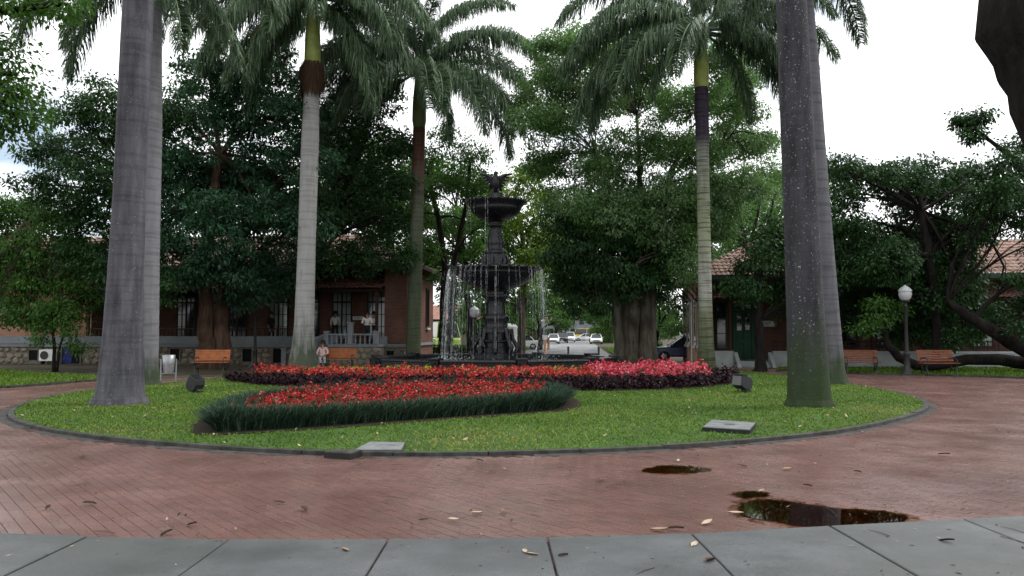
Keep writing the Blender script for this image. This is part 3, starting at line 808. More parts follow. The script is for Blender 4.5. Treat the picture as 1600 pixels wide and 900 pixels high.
def tree(name, label, stems, lobes, D, leaf, bark, leafsize=0.2, dens=1.0, droop=0.35, twigs=0.30, spread=None, group=None, seed=0, thick=1.0, inner=True, cat='tree', flat=0.75, fill=0):
    """stems: list of polylines [(pt, radius), ...] rooted in the ground; lobes: (px, py, r_px[, dz]) boughs surveyed in the photo at depth D+dz"""
    random.seed(seed); global rng; rng = np.random.default_rng(seed)
    base = Vector(stems[0][0][0]); root = empty(name, (base.x, base.y, 0))
    tag(root, label, cat, group)
    tr = MB(); tops = []
    for st in stems:
        pts = [Vector(p) - root.location for p, r_ in st]; rad = [r_ for p, r_ in st]
        sp, sr = [], []
        for i in range(len(pts) - 1):
            for k in range(4):
                t = k / 4
                sp.append(pts[i].lerp(pts[i + 1], t) + Vector((random.gauss(0, 1), random.gauss(0, 1), 0)) * rad[i] * 0.10); sr.append(rad[i] + (rad[i + 1] - rad[i]) * t)
        sp.append(pts[-1]); sr.append(rad[-1])
        tr.tube(sp, sr, 12, cap=False)
        tops.append((pts, rad))
    C, Rr = [], []
    lobes = list(lobes)
    for lb in list(lobes):
        for q in range(fill):
            lobes.append((lb[0] + random.uniform(-.7, .7) * lb[2], lb[1] + random.uniform(-.5, .5) * lb[2], lb[2] * random.uniform(.7, .95), random.choice((-1, 1)) * random.uniform(1.2, 3.4)))
    for lb in lobes:
        dz = lb[3] if len(lb) > 3 else random.uniform(-1, 1) * (spread if spread is not None else 2.2)
        c = at(lb[0], lb[1], D + dz) - root.location
        C.append(c); Rr.append(lb[2] * mpp(D + dz) * 1.3)
    br = MB(); Vs, Fs, Rs, base_i = [], [], [], 0
    allV, allR = [], []
    for c, r_ in zip(C, Rr):
        best = None
        for pts, rad in tops:
            for i in range(max(1, len(pts) // 2), len(pts)):
                if pts[i].z < c.z + 0.6:
                    s = (pts[i] - c).length + 0.35 * abs(pts[i].z - (c.z - 0.5 * (Vector((c.x, c.y)) - Vector((pts[i].x, pts[i].y))).length))
                    if best is None or s < best[0]: best = (s, pts[i], rad[i])
        if best is None: best = (0, tops[0][0][-1], tops[0][1][-1])
        p0, pr = best[1], best[2]
        lr = max(0.025, min(pr * 0.55, 0.045 * (c - p0).length)) * thick
        bp = limb(br, p0, c, lr, lr * 0.35, 0.16)
        nt = max(12, int(twigs * 95 * r_ ** 1.8 * min(1.0, (38.0 / D) ** 1.3)))
        d = rng.normal(size=(nt, 3)); d /= np.linalg.norm(d, axis=1)[:, None]
        q = rng.random(nt) ** (0.45 if inner else 0.3)
        T = np.array(c)[None] + d * (q * r_)[:, None] * np.array([1, 1, flat])
        for k in range(0, nt, 5):
            a = bp[random.choice((2, 3, 4, 5))]
            limb(br, a, T[k], lr * 0.32, 0.008, 0.2, 3, 4)
        per = int(34 * dens * 1.45)
        idx = np.repeat(np.arange(nt), per); m = len(idx)
        cr = (0.30 + 0.22 * rng.random(nt)) * max(1.0, (D / 38.0) ** 0.8)
        off = rng.normal(size=(m, 3)); off /= np.linalg.norm(off, axis=1)[:, None]
        off *= (cr[idx] * rng.random(m) ** 0.5)[:, None] * np.array([1.15, 1.15, 0.6])
        pos = T[idx] + off
        outd = off + np.array([0, 0, 0.05]); outd[:, 2] -= droop * rng.random(m); outd += rng.normal(0, 0.14, (m, 3))
        outd /= np.linalg.norm(outd, axis=1)[:, None] + 1e-9
        up = np.array([0, 0, 1.0]) + rng.normal(0, 0.45, (m, 3))
        sd = np.cross(outd, up); sd /= np.linalg.norm(sd, axis=1)[:, None] + 1e-9
        nrm = np.cross(sd, outd)
        L = (leafsize * 0.76 * rng.uniform(0.6, 1.3, m))[:, None]; W = L * rng.uniform(0.18, 0.30, m)[:, None]
        v = np.stack([pos, pos + outd * L * 0.45 + sd * W - nrm * W * 0.3, pos + outd * L + np.array([0, 0, -1.0]) * L * 0.18, pos + outd * L * 0.45 - sd * W - nrm * W * 0.3], 1)
        allV.append(v.reshape(-1, 3)); tone = np.clip(rng.random(nt)[idx] * 0.6 + rng.random(m) * 0.5 - 0.05, 0, 1); allR.append(np.repeat(tone, 4))
    if br.v:
        tr.add(br.v, br.f, True)
    tr.build('trunk', M[bark], root)
    if allV:
        V = np.concatenate(allV); link('crown', npmesh('crown', V, np.arange(len(V)).reshape(-1, 4), M[leaf], np.concatenate(allR)), root)
    return root

def stem(px, D, *pr, z0=-0.1):
    """polyline through photo points (px, py, radius_px)"""
    out = []
    for x, y, r_ in pr:
        p = at(x, y, D)
        out.append((p, r_ * mpp(D)))
    out[0] = (Vector((out[0][0].x, D, z0)), out[0][1])
    return out

tree('broad_tree', 'tall dark tree with a reddish double trunk behind the orange bench',
     [stem(0, 36.5, (328, 575, 17), (322, 520, 12), (320, 420, 9), (330, 330, 8), (345, 240, 6)), stem(0, 36.8, (342, 575, 15), (346, 500, 11), (352, 420, 7), (400, 330, 6))],
     [(330, 120, 50), (420, 115, 48), (290, 175, 50), (370, 180, 55), (450, 180, 50), (280, 250, 48), (350, 265, 55), (420, 260, 58), (480, 250, 40), (270, 330, 45), (335, 345, 55, -2.5), (410, 340, 55, -1.5), (290, 405, 45), (350, 415, 45), (420, 420, 45), (470, 350, 40), (380, 300, 60, 2.5), (300, 300, 55, 3), (385, 460, 30)],
     36.5, 'leaf_blue', 'bark_red', 0.24, 1.15, seed=11)
tree('broad_tree', 'dark tree with a leaning black trunk behind the pair of palms',
     [stem(0, 34.5, (233, 580, 9), (238, 520, 8), (247, 440, 7), (235, 350, 6), (200, 270, 5))],
     [(120, 180, 40), (160, 150, 38), (185, 215, 45), (65, 235, 26), (100, 235, 40), (140, 270, 50), (60, 290, 30), (210, 290, 45), (100, 320, 40), (165, 340, 50), (230, 370, 45), (140, 400, 42), (200, 420, 45), (235, 450, 35), (215, 180, 35), (180, 470, 28), (250, 250, 40), (265, 180, 36)],
     35, 'leaf_dark', 'bark_dark', 0.22, 1.0, seed=12)
tree('broad_tree', 'lighter green tree filling the lower left edge above the stone wall',
     [stem(0, 36, (-60, 575, 14), (-40, 480, 11), (0, 400, 8), (40, 350, 5))],
     [(15, 330, 36), (55, 325, 35), (95, 350, 38), (15, 385, 42), (70, 395, 45), (120, 400, 38), (25, 440, 42), (85, 445, 42), (130, 450, 36), (15, 485, 34), (60, 490, 32), (100, 490, 26), (-30, 420, 50), (-30, 350, 45)],
     36, 'leaf_mid', 'bark', 0.22, 1.0, seed=13)
tree('broad_tree', 'dark dense tree standing between the two middle palms over the veranda roof',
     [stem(0, 39.3, (466, 572, 11), (472, 500, 9), (485, 420, 8), (530, 320, 6), (560, 240, 5))],
     [(545, 125, 36), (590, 150, 36), (520, 180, 45), (580, 210, 48), (625, 225, 30), (530, 260, 48), (590, 285, 45), (500, 330, 45), (555, 345, 50), (610, 350, 34), (510, 395, 36), (570, 405, 34), (620, 400, 26), (470, 410, 36), (450, 450, 28), (540, 300, 50, 2.5), (500, 230, 45, 2), (625, 290, 25)],
     39.5, 'leaf_dark', 'bark_dark', 0.22, 1.05, seed=14)
tree('slender_tree', 'slender dark twin stemmed tree beside the corner of the left building',
     [stem(0, 42, (690, 565, 6), (691, 500, 5.5), (695, 420, 5), (685, 340, 4), (668, 270, 3)), stem(0, 42.3, (701, 566, 6), (705, 480, 5), (712, 400, 4), (728, 320, 3.5), (735, 250, 2.5))],
     [(660, 250, 26), (700, 225, 30), (735, 245, 30), (670, 300, 26), (715, 290, 34), (745, 300, 26), (655, 335, 22), (690, 350, 24), (730, 350, 26), (760, 350, 20), (665, 390, 18), (640, 290, 22), (680, 430, 14)],
     42, 'leaf_mid', 'bark_dark', 0.2, 1.0, seed=15)
tree('broad_tree', 'huge spreading tree with a grey double trunk right of the avenue',
     [stem(0, 36.5, (984, 572, 24), (984, 540, 18), (986, 470, 16), (990, 400, 13), (960, 320, 5), (930, 240, 2.5)), stem(0, 36.2, (1012, 572, 17), (1011, 520, 13), (1014, 440, 12), (1022, 380, 9), (1040, 290, 4.5), (1080, 200, 2)),
      stem(0, 36.9, (995, 572, 14), (996, 470, 11), (1000, 380, 8), (1000, 280, 4), (995, 180, 2)), stem(0, 37.3, (1003, 570, 10), (1008, 430, 8), (1060, 330, 4), (1120, 240, 3), (1150, 170, 1.6))],
     [(960, 335, 40, -2.5), (1010, 340, 40, -2.5), (1052, 375, 34, -2.2), (915, 335, 34, -1.5), (1085, 320, 36, -1), (860, 75, 26), (900, 60, 26), (940, 85, 32), (845, 125, 30), (890, 130, 36), (985, 75, 30), (1020, 100, 34), (835, 185, 30), (880, 195, 38), (935, 165, 36), (980, 150, 36), (1060, 160, 36), (1120, 90, 34), (1150, 120, 34), (1165, 175, 32), (1110, 150, 32),
      (845, 245, 32), (905, 255, 38), (960, 235, 40), (1020, 220, 40), (1070, 235, 40), (1130, 225, 36), (1185, 225, 26), (880, 310, 34), (935, 320, 42), (995, 305, 45), (1050, 305, 42), (1110, 290, 38), (1165, 285, 32), (1020, 380, 36), (1075, 365, 40), (1125, 345, 30), (1060, 420, 28), (985, 350, 50, 2.5), (1040, 400, 36, 2.5), (1195, 270, 22), (820, 150, 16)],
     36.5, 'leaf_airy', 'bark_grey', 0.175, 1.0, seed=16, flat=0.8, fill=1, twigs=0.44)
tree('weeping_tree', 'dark drooping tree hanging in front of the big grey trunk beside the avenue',
     [stem(0, 35.6, (968, 572, 9), (966, 520, 7.5), (962, 460, 7), (950, 400, 5.5), (930, 340, 3))],
     [(885, 345, 30), (920, 360, 34), (960, 375, 34), (890, 395, 32), (930, 410, 36), (975, 415, 34), (1010, 400, 30), (885, 440, 28), (920, 450, 30), (960, 450, 28), (1000, 440, 26), (1040, 430, 26), (900, 475, 18), (935, 482, 16), (1020, 465, 16), (870, 400, 20), (985, 370, 30), (1050, 395, 24)],
     35.4, 'leaf_dark', 'bark_grey', 0.2, 1.3, seed=36, spread=1.3, droop=0.9)
tree('street_tree', 'dark leafy tree with a thin straight trunk in front of the green door',
     [stem(0, 33.5, (1188, 582, 11), (1188, 560, 7.5), (1186, 500, 6.5), (1183, 440, 6), (1195, 400, 4))],
     [(1215, 365, 28), (1255, 355, 28), (1295, 350, 28), (1190, 385, 24), (1285, 320, 24), (1165, 425, 24), (1200, 400, 30), (1240, 395, 32), (1175, 455, 22), (1215, 440, 28), (1250, 440, 28), (1290, 400, 26), (1280, 440, 26), (1225, 475, 20), (1265, 480, 24), (1150, 450, 16), (1310, 430, 24)],
     33.5, 'leaf_dark', 'bark_dark', 0.22, 1.1, seed=17, spread=1.4)
tree('broad_tree', 'wide dark tree behind the slatted benches with a straight black trunk',
     [stem(0, 32.5, (1463, 583, 6.5), (1463, 540, 6), (1461, 470, 6), (1450, 400, 6), (1440, 330, 5))],
     [(1305, 260, 22), (1330, 270, 24), (1320, 310, 26), (1345, 355, 22), (1365, 280, 24), (1405, 275, 28), (1440, 270, 26), (1425, 310, 30), (1470, 300, 30), (1505, 280, 30), (1310, 360, 26), (1330, 390, 32), (1385, 380, 36), (1435, 365, 38), (1490, 350, 36), (1330, 440, 34), (1380, 430, 40), (1440, 425, 42), (1490, 410, 34), (1350, 480, 32), (1400, 485, 34), (1455, 480, 38), (1505, 460, 34), (1530, 500, 28), (1480, 515, 24), (1420, 520, 20), (1545, 300, 26), (1530, 345, 28), (1395, 400, 45, 2), (1460, 400, 45, 2), (1510, 525, 18)],
     35.0, 'leaf_dark', 'bark_dark', 0.21, 1.0, seed=18, spread=1.6, flat=0.8, fill=1, twigs=0.32)
tree('leaning_tree', 'tree with a thick grey trunk leaning in from the right edge',
     [[(Vector((24.5, 31.5, -0.1)), 0.5), (at(1640, 560, 31), 0.36), (at(1600, 545, 31), 0.30), (at(1555, 520, 31), 0.24), (at(1520, 500, 31.2), 0.2), (at(1480, 470, 31.6), 0.12)], [(Vector((25.3, 31.6, -0.1)), 0.40), (at(1690, 450, 31.4), 0.30), (at(1640, 340, 31.2), 0.2), (at(1585, 250, 31), 0.11), (at(1545, 218, 31), 0.07), (at(1520, 200, 31), 0.05)]],
     [(1595, 225, 24), (1580, 260, 28), (1600, 300, 34), (1570, 330, 24), (1600, 350, 22), (1612, 430, 26), (1605, 480, 24), (1530, 320, 28), (1565, 300, 30), (1540, 265, 24), (1525, 370, 18), (1515, 195, 12), (1500, 188, 10), (1532, 182, 11), (1520, 212, 11), (1640, 280, 45), (1640, 370, 40), (1650, 460, 36), (1600, 515, 18), (1560, 490, 18)],
     31, 'leaf_dark', 'bark_dark', 0.2, 1.25, seed=19, spread=1.3)
tree('fallen_tree', 'dark trunk lying along the grass behind the benches and curling upwards',
     [[(at(1640, 570, 32.2), 0.30), (at(1600, 567, 32.2), 0.27), (at(1560, 562, 32.0), 0.23), (at(1510, 562, 32), 0.21), (at(1460, 571, 31.9), 0.20), (at(1432, 571, 31.8), 0.18), (at(1405, 559, 31.8), 0.17), (at(1388, 540, 31.8), 0.15), (at(1381, 516, 31.8), 0.13), (at(1379, 498, 31.8), 0.10)]],
     [(1370, 500, 12), (1385, 490, 12), (1350, 515, 10), (1400, 480, 14), (1370, 475, 12)],
     31.8, 'leaf_mid', 'bark_dark', 0.2, 0.8, seed=20, spread=0.5)
tree('near_tree', 'black curved trunk cutting the top right corner',
     [[(Vector((7.4, 9.2, -0.1)), 0.42), (Vector((6.75, 9.1, 1.5)), 0.36), (Vector((6.38, 9.0, 3.0)), 0.36), (Vector((6.12, 9.0, 4.2)), 0.40), (Vector((5.87, 9.0, 5.1)), 0.47), (Vector((6.0, 9.0, 6.5)), 0.40), (Vector((6.2, 9.0, 9.5)), 0.26)]],
     [(1700, -500, 160), (1500, -620, 180), (1950, -560, 180), (1750, -750, 160)],
     9.5, 'leaf_dark', 'bark_dark', 0.16, 0.8, seed=21, spread=2)
tree('overhanging_tree', 'near tree reaching in at the upper left corner',
     [[(Vector((-15, 15.5, -0.1)), 0.4), (Vector((-14.6, 15.5, 3)), 0.3), (Vector((-13.8, 15.4, 6)), 0.24), (Vector((-12, 15.2, 8.5)), 0.16)]],
     [(5, 85, 34), (25, 115, 30), (35, 155, 26), (5, 160, 32), (-50, 120, 60), (-60, 60, 70), (20, 10, 20), (60, 8, 14), (95, 5, 10), (-40, 0, 60), (-120, 60, 90), (40, 185, 14), (-60, 200, 40), (5, 205, 12)],
     15, 'leaf_mid', 'bark_dark', 0.15, 0.75, seed=22, spread=0.8)
tree('young_tree', 'thin young tree with sparse yellow green leaves by the blue basement door',
     [stem(0, 34, (84, 577, 3), (85, 545, 2.6), (82, 510, 2), (80, 485, 1.3)), stem(0, 34.1, (89, 577, 2), (94, 540, 1.7), (104, 512, 1.2))],
     [(70, 505, 16), (95, 495, 16), (110, 520, 14), (60, 530, 11), (120, 540, 9), (85, 475, 13)],
     34, 'leaf_mid', 'bark_dark', 0.2, 0.5, seed=23, spread=0.4, thick=0.5)
tree('bare_tree', 'half bare tree with thin branches over the right tiled roof',
     [stem(0, 52, (1172, 560, 6), (1170, 450, 5), (1165, 380, 4), (1150, 320, 2.4), (1130, 280, 1.2)), stem(0, 52, (1176, 560, 4), (1180, 420, 3.4), (1200, 350, 2.4), (1215, 290, 1)), stem(0, 52.2, (1172, 560, 4), (1168, 400, 3), (1185, 330, 2), (1190, 270, 1))],
     [(1140, 350, 22), (1165, 330, 18), (1205, 335, 18), (1130, 310, 14), (1215, 300, 12), (1190, 360, 22), (1155, 385, 24), (1120, 380, 24), (1210, 375, 20)],
     52, 'leaf_mid', 'bark_dark', 0.24, 0.28, seed=24)
tree('avenue_tree', 'yellowish green tree behind the upper fountain bowl',
     [stem(0, 60, (812, 548, 5), (815, 480, 4.5), (820, 400, 4), (810, 330, 3))],
     [(775, 300, 26), (815, 285, 26), (845, 310, 24), (785, 345, 30), (830, 350, 30), (760, 385, 28), (800, 395, 32), (845, 395, 28), (770, 430, 24), (820, 430, 26), (860, 360, 20), (840, 265, 18)],
     60, 'leaf_lime', 'bark', 0.3, 1.3, seed=25, spread=4)
tree('avenue_tree', 'small dark tree beside the first white parked car',
     [stem(0, 78, (844, 546, 4.2), (844, 520, 3.6), (842, 500, 3))],
     [(815, 495, 16), (845, 485, 18), (870, 495, 15), (830, 470, 16), (860, 470, 16), (885, 505, 9), (805, 512, 10)],
     78, 'leaf_mid', 'bark_dark', 0.36, 0.7, seed=26, spread=2)
tree('avenue_tree', 'tall bright green tree arching over the far avenue from the left',
     [stem(0, 95, (800, 540, 5), (805, 480, 4.5), (830, 420, 4))],
     [(850, 400, 26), (880, 390, 26), (870, 430, 26), (905, 425, 24), (840, 440, 24), (895, 460, 22), (860, 465, 20), (925, 455, 18), (830, 400, 22), (905, 390, 22)],
     95, 'leaf_lime', 'bark', 0.4, 0.75, seed=27, spread=5)
tree('avenue_tree', 'dark green tree closing the avenue on the right',
     [stem(0, 90, (965, 542, 5), (963, 490, 4), (955, 450, 3.5))],
     [(945, 440, 24), (965, 465, 22), (940, 480, 18), (960, 495, 18), (985, 470, 24), (1000, 500, 20), (925, 490, 10), (1010, 450, 26), (1035, 480, 24), (950, 512, 12)],
     90, 'leaf_mid', 'bark_dark', 0.4, 0.75, seed=28, spread=3)
tree('small_tree', 'small pale leaved tree between the big trunk and the blue car',
     [stem(0, 46, (1022, 560, 3.5), (1024, 540, 2.6), (1030, 510, 2))],
     [(1030, 500, 16), (1050, 485, 16), (1045, 515, 14), (1025, 475, 14), (1060, 470, 14), (1020, 525, 10), (1042, 455, 14)],
     46, 'leaf_airy', 'bark_dark', 0.24, 0.7, seed=29, spread=1)
tree('avenue_tree', 'tree with a mossy trunk seen through the falling water',
     [stem(0, 62, (817, 552, 4.2), (818, 520, 3.6), (818, 485, 3.2), (822, 430, 3))],
     [(780, 460, 18), (805, 450, 20), (835, 455, 18), (790, 490, 14), (760, 455, 18), (740, 480, 14)],
     62, 'leaf_mid', 'bark_grey', 0.3, 0.7, seed=30, spread=2)
tree('rear_tree', 'tree standing beyond the roof of the left building',
     [stem(0, 62, (600, 560, 7), (605, 450, 6), (610, 330, 5))],
     [(560, 250, 40), (610, 240, 36), (640, 280, 32), (580, 310, 40), (630, 340, 34), (540, 330, 40), (600, 380, 36), (650, 385, 26), (500, 290, 40), (450, 320, 40), (480, 370, 36)],
     62, 'leaf_mid', 'bark_dark', 0.34, 1.2, seed=31, spread=4)
tree('rear_tree', 'pale tree beyond the right tiled roof',
     [stem(0, 66, (1130, 545, 7), (1135, 450, 6), (1140, 380, 5))],
     [(1180, 335, 32), (1215, 310, 28), (1150, 315, 30), (1235, 285, 26), (1110, 300, 28), (1100, 350, 28), (1140, 370, 30), (1185, 390, 28), (1080, 400, 26), (1120, 410, 26), (1220, 360, 28), (1250, 330, 26), (1280, 290, 24), (1270, 380, 30)],
     66, 'leaf_airy', 'bark_grey', 0.34, 1.2, seed=32, spread=4)

tree('rear_tree', 'tree filling the gap between the slim brown palm and the fountain',
     [stem(0, 54, (735, 556, 6), (733, 480, 5), (725, 400, 4.5), (715, 330, 3.5))],
     [(650, 300, 26), (690, 270, 28), (735, 280, 28), (670, 345, 30), (720, 345, 32), (760, 330, 26), (690, 400, 30), (740, 400, 30), (775, 380, 24), (705, 440, 26), (750, 445, 26), (660, 400, 22), (785, 430, 20), (770, 480, 18)],
     54, 'leaf_mid', 'bark_dark', 0.3, 1.2, seed=33, spread=3)
tree('rear_tree', 'deep green tree between the fountain and the big grey trunk',
     [stem(0, 70, (978, 545, 6), (975, 490, 5), (940, 430, 4.5))],
     [(850, 420, 26), (880, 400, 26), (915, 410, 26), (860, 455, 22), (895, 450, 24), (930, 440, 20), (845, 380, 22), (870, 360, 22), (905, 370, 22)],
     70, 'leaf_mid', 'bark_dark', 0.32, 1.2, seed=34, spread=3)

tree('rear_tree', 'tree arching low over the far end of the avenue behind the parked cars',
     [stem(0, 148, (868, 534, 3), (869, 515, 2.6), (880, 495, 2))],
     [(868, 503, 9), (888, 496, 9), (908, 487, 9), (928, 495, 9), (948, 503, 9), (898, 478, 9), (925, 478, 9), (940, 488, 9), (880, 484, 9)],
     148, 'leaf_mid', 'bark_dark', 0.6, 1.2, seed=37, spread=3)
tree('rear_tree', 'low spreading tree in front of the grey walled building behind the water',
     [stem(0, 70, (762, 550, 4), (764, 520, 3.4), (770, 490, 3))],
     [(720, 490, 16), (745, 480, 18), (775, 475, 18), (800, 480, 18), (730, 510, 12), (760, 500, 14), (790, 500, 14), (705, 470, 16), (825, 470, 16)],
     70, 'leaf_mid', 'bark_dark', 0.32, 1.3, seed=38, spread=2)

# distant wood closing the horizon
random.seed(40); rng = np.random.default_rng(40)
Vv = []
for k in range(230):
    x = random.uniform(-170, 170); y = 222 + random.uniform(-14, 25)
    if -2 < x - 17 < 8: continue
    h = random.uniform(5, 11); r_ = random.uniform(4, 7)
    m = 180
    d = rng.normal(size=(m, 3)); d /= np.linalg.norm(d, axis=1)[:, None]
    pos = np.array([x, y, h * 0.55]) + d * np.array([r_, r_, h * 0.55]) * rng.uniform(0.75, 1.02, m)[:, None]
    nn = d + rng.normal(0, 0.5, d.shape); nn /= np.linalg.norm(nn, axis=1)[:, None]
    v, f, rr = leaf_quads(pos, nn, rng.uniform(0.5, 1.0, m), rng.random(m), 0.7); Vv.append((v, rr))
V = np.concatenate([a for a, b in Vv])
tag(link('distant_wood', npmesh('distant_wood', V, np.arange(len(V)).reshape(-1, 4), M['leaf_mid'], np.concatenate([b for a, b in Vv]))), 'far off wood closing the horizon', 'wood', kind='stuff')

# hedges along the avenue
def hedge(label, x0, x1, y0, y1, h, seed):
    global rng; rng = np.random.default_rng(seed)
    cx, cy = (x0 + x1) / 2, (y0 + y1) / 2
    root = empty('hedge', (cx, cy, 0)); tag(root, label, 'hedge')
    hx, hy = (x1 - x0) / 2, (y1 - y0) / 2
    MB().box(-hx + .12, hx - .12, -hy + .12, hy - .12, -0.04, h - .14).build('core', M['soil'], root)
    area = 2 * (hx + hy) * 2 * h + 4 * hx * hy; m = int(min(9000, area * 110))
    P = rng.uniform(-1, 1, (m, 3)); ax = rng.choice(3, m, p=[0.3, 0.4, 0.3]); P[np.arange(m), ax] = np.sign(P[np.arange(m), ax]) * rng.uniform(0.85, 1.05, m)
    pos = P * np.array([hx, hy, h / 2]) + np.array([0, 0, h / 2]); pos[:, 2] = np.abs(pos[:, 2])
    N = rng.normal(size=(m, 3)); N /= np.linalg.norm(N, axis=1)[:, None]
    v, f, rr = leaf_quads(pos, N, rng.uniform(0.06, 0.13, m), rng.random(m), 0.6)
    link('foliage', npmesh('foliage', v, f, M['hedge_leaf'], rr), root)
a = av(-3.2, 150); hedge('clipped bright hedge behind the left row of parked cars', a[0] - 3.2, a[0] + 1.2, 152, 154, 2.3, 50)
a = av(6.8, 130); hedge('tall clipped hedge right of the far white car', a[0] - 1.4, a[0] + 1.6, 126, 134, 2.5, 51)
a = av(-4, 56); hedge('low clipped hedge behind the fountain on the left verge', a[0] - 3.5, a[0] + 1.3, 55, 56, 0.75, 52)
a = av(6.5, 60); hedge('low bushy hedge beside the avenue near the big trunk', a[0] - 0.4, a[0] + 2.6, 58, 60, 0.95, 53)

# ------------------------------------------------------------------ royal palms
def frond_mesh(name, L, a0, curl, ll, seed, mat, nl=215, hang=1.0):
    """arching midrib with plumes of long hanging leaflets; heads along +X"""
    rg = np.random.default_rng(seed)
    K = 26; t = np.linspace(0, 1, K); a = R(a0) - R(curl) * t ** 1.25
    ds = L / (K - 1)
    px = np.concatenate([[0], np.cumsum(np.cos(a[:-1]) * ds)]); pz = np.concatenate([[0], np.cumsum(np.sin(a[:-1]) * ds)])
    mb = MB()
    mb.tube([(x, 0, z) for x, z in zip(px, pz)], [0.055 * (1 - 0.9 * q) + 0.006 for q in t], 5)
    Vr = np.array(mb.v); Fr = [f for f in mb.f if len(f) == 4]
    n = nl * 4
    s = np.clip(rg.uniform(0.14, 1.0, n), 0, 0.999)
    bx, bz, an = np.interp(s, t, px), np.interp(s, t, pz), np.interp(s, t, a)
    tg = np.stack([np.cos(an), np.zeros(n), np.sin(an)], 1)
    nm = np.stack([-np.sin(an), np.zeros(n), np.cos(an)], 1)
    sg = np.where(rg.random(n) < 0.5, -1.0, 1.0)
    sd = np.stack([np.zeros(n), sg, np.zeros(n)], 1)
    el = rg.uniform(-0.5, 1.0, n)
    d = tg * rg.uniform(0.35, 0.7, n)[:, None] + sd * 0.8 + nm * el[:, None]; d /= np.linalg.norm(d, axis=1)[:, None]
    le = ll * np.clip(np.sin(math.pi * (0.14 + 0.80 * s)) ** 0.6, 0.25, 1) * rg.uniform(0.75, 1.1, n)
    P = np.stack([bx, np.zeros(n), bz], 1)
    m1 = P + d * (le * 0.4)[:, None]
    dn = np.array([0, 0, -1.0]) * hang
    d2_ = d * 0.55 + dn; d2_ /= np.linalg.norm(d2_, axis=1)[:, None]
    m2 = m1 + d2_ * (le * 0.34)[:, None]
    d3 = d * 0.12 + dn; d3 /= np.linalg.norm(d3, axis=1)[:, None]
    tp = m2 + d3 * (le * 0.32)[:, None] + rg.normal(0, 0.03, (n, 3))
    w = np.cross(d, rg.normal(size=(n, 3))); w /= np.linalg.norm(w, axis=1)[:, None]; w *= rg.uniform(0.009, 0.016, n)[:, None]
    V = np.stack([P - w * .6, P + w * .6, m1 + w, m1 - w, m2 + w * .8, m2 - w * .8, tp + w * .15, tp - w * .15], 1).reshape(-1, 3)
    F = (np.array([(0, 1, 2, 3), (3, 2, 4, 5), (5, 4, 6, 7)])[None] + (np.arange(n) * 8)[:, None, None]).reshape(-1, 4) + len(Vr)
    rn = np.concatenate([np.full(len(Vr), 0.75), np.repeat(np.clip(rg.normal(0.45, 0.25, n), 0, 1), 8)])
    return npmesh(name, np.concatenate([Vr, V]), np.concatenate([np.array(Fr), F]), mat, rn)

FM = {}
for key, (L, a0, curl, ll) in {'up': (4.6, 78, 95, 0.75), 'out': (4.8, 48, 110, 0.85), 'flat': (4.8, 22, 92, 0.9), 'hang': (4.6, -2, 84, 0.95), 'dead': (4.0, -35, 52, 0.8)}.items():
    FM[key] = [frond_mesh('frond', L, a0, curl, ll, 60 + i * 7 + len(key), M['frond']) for i in range(2)]
FM['dry'] = [frond_mesh('frond', 4.2, -28, 58, 0.8, 97, M['frond_dry'])]

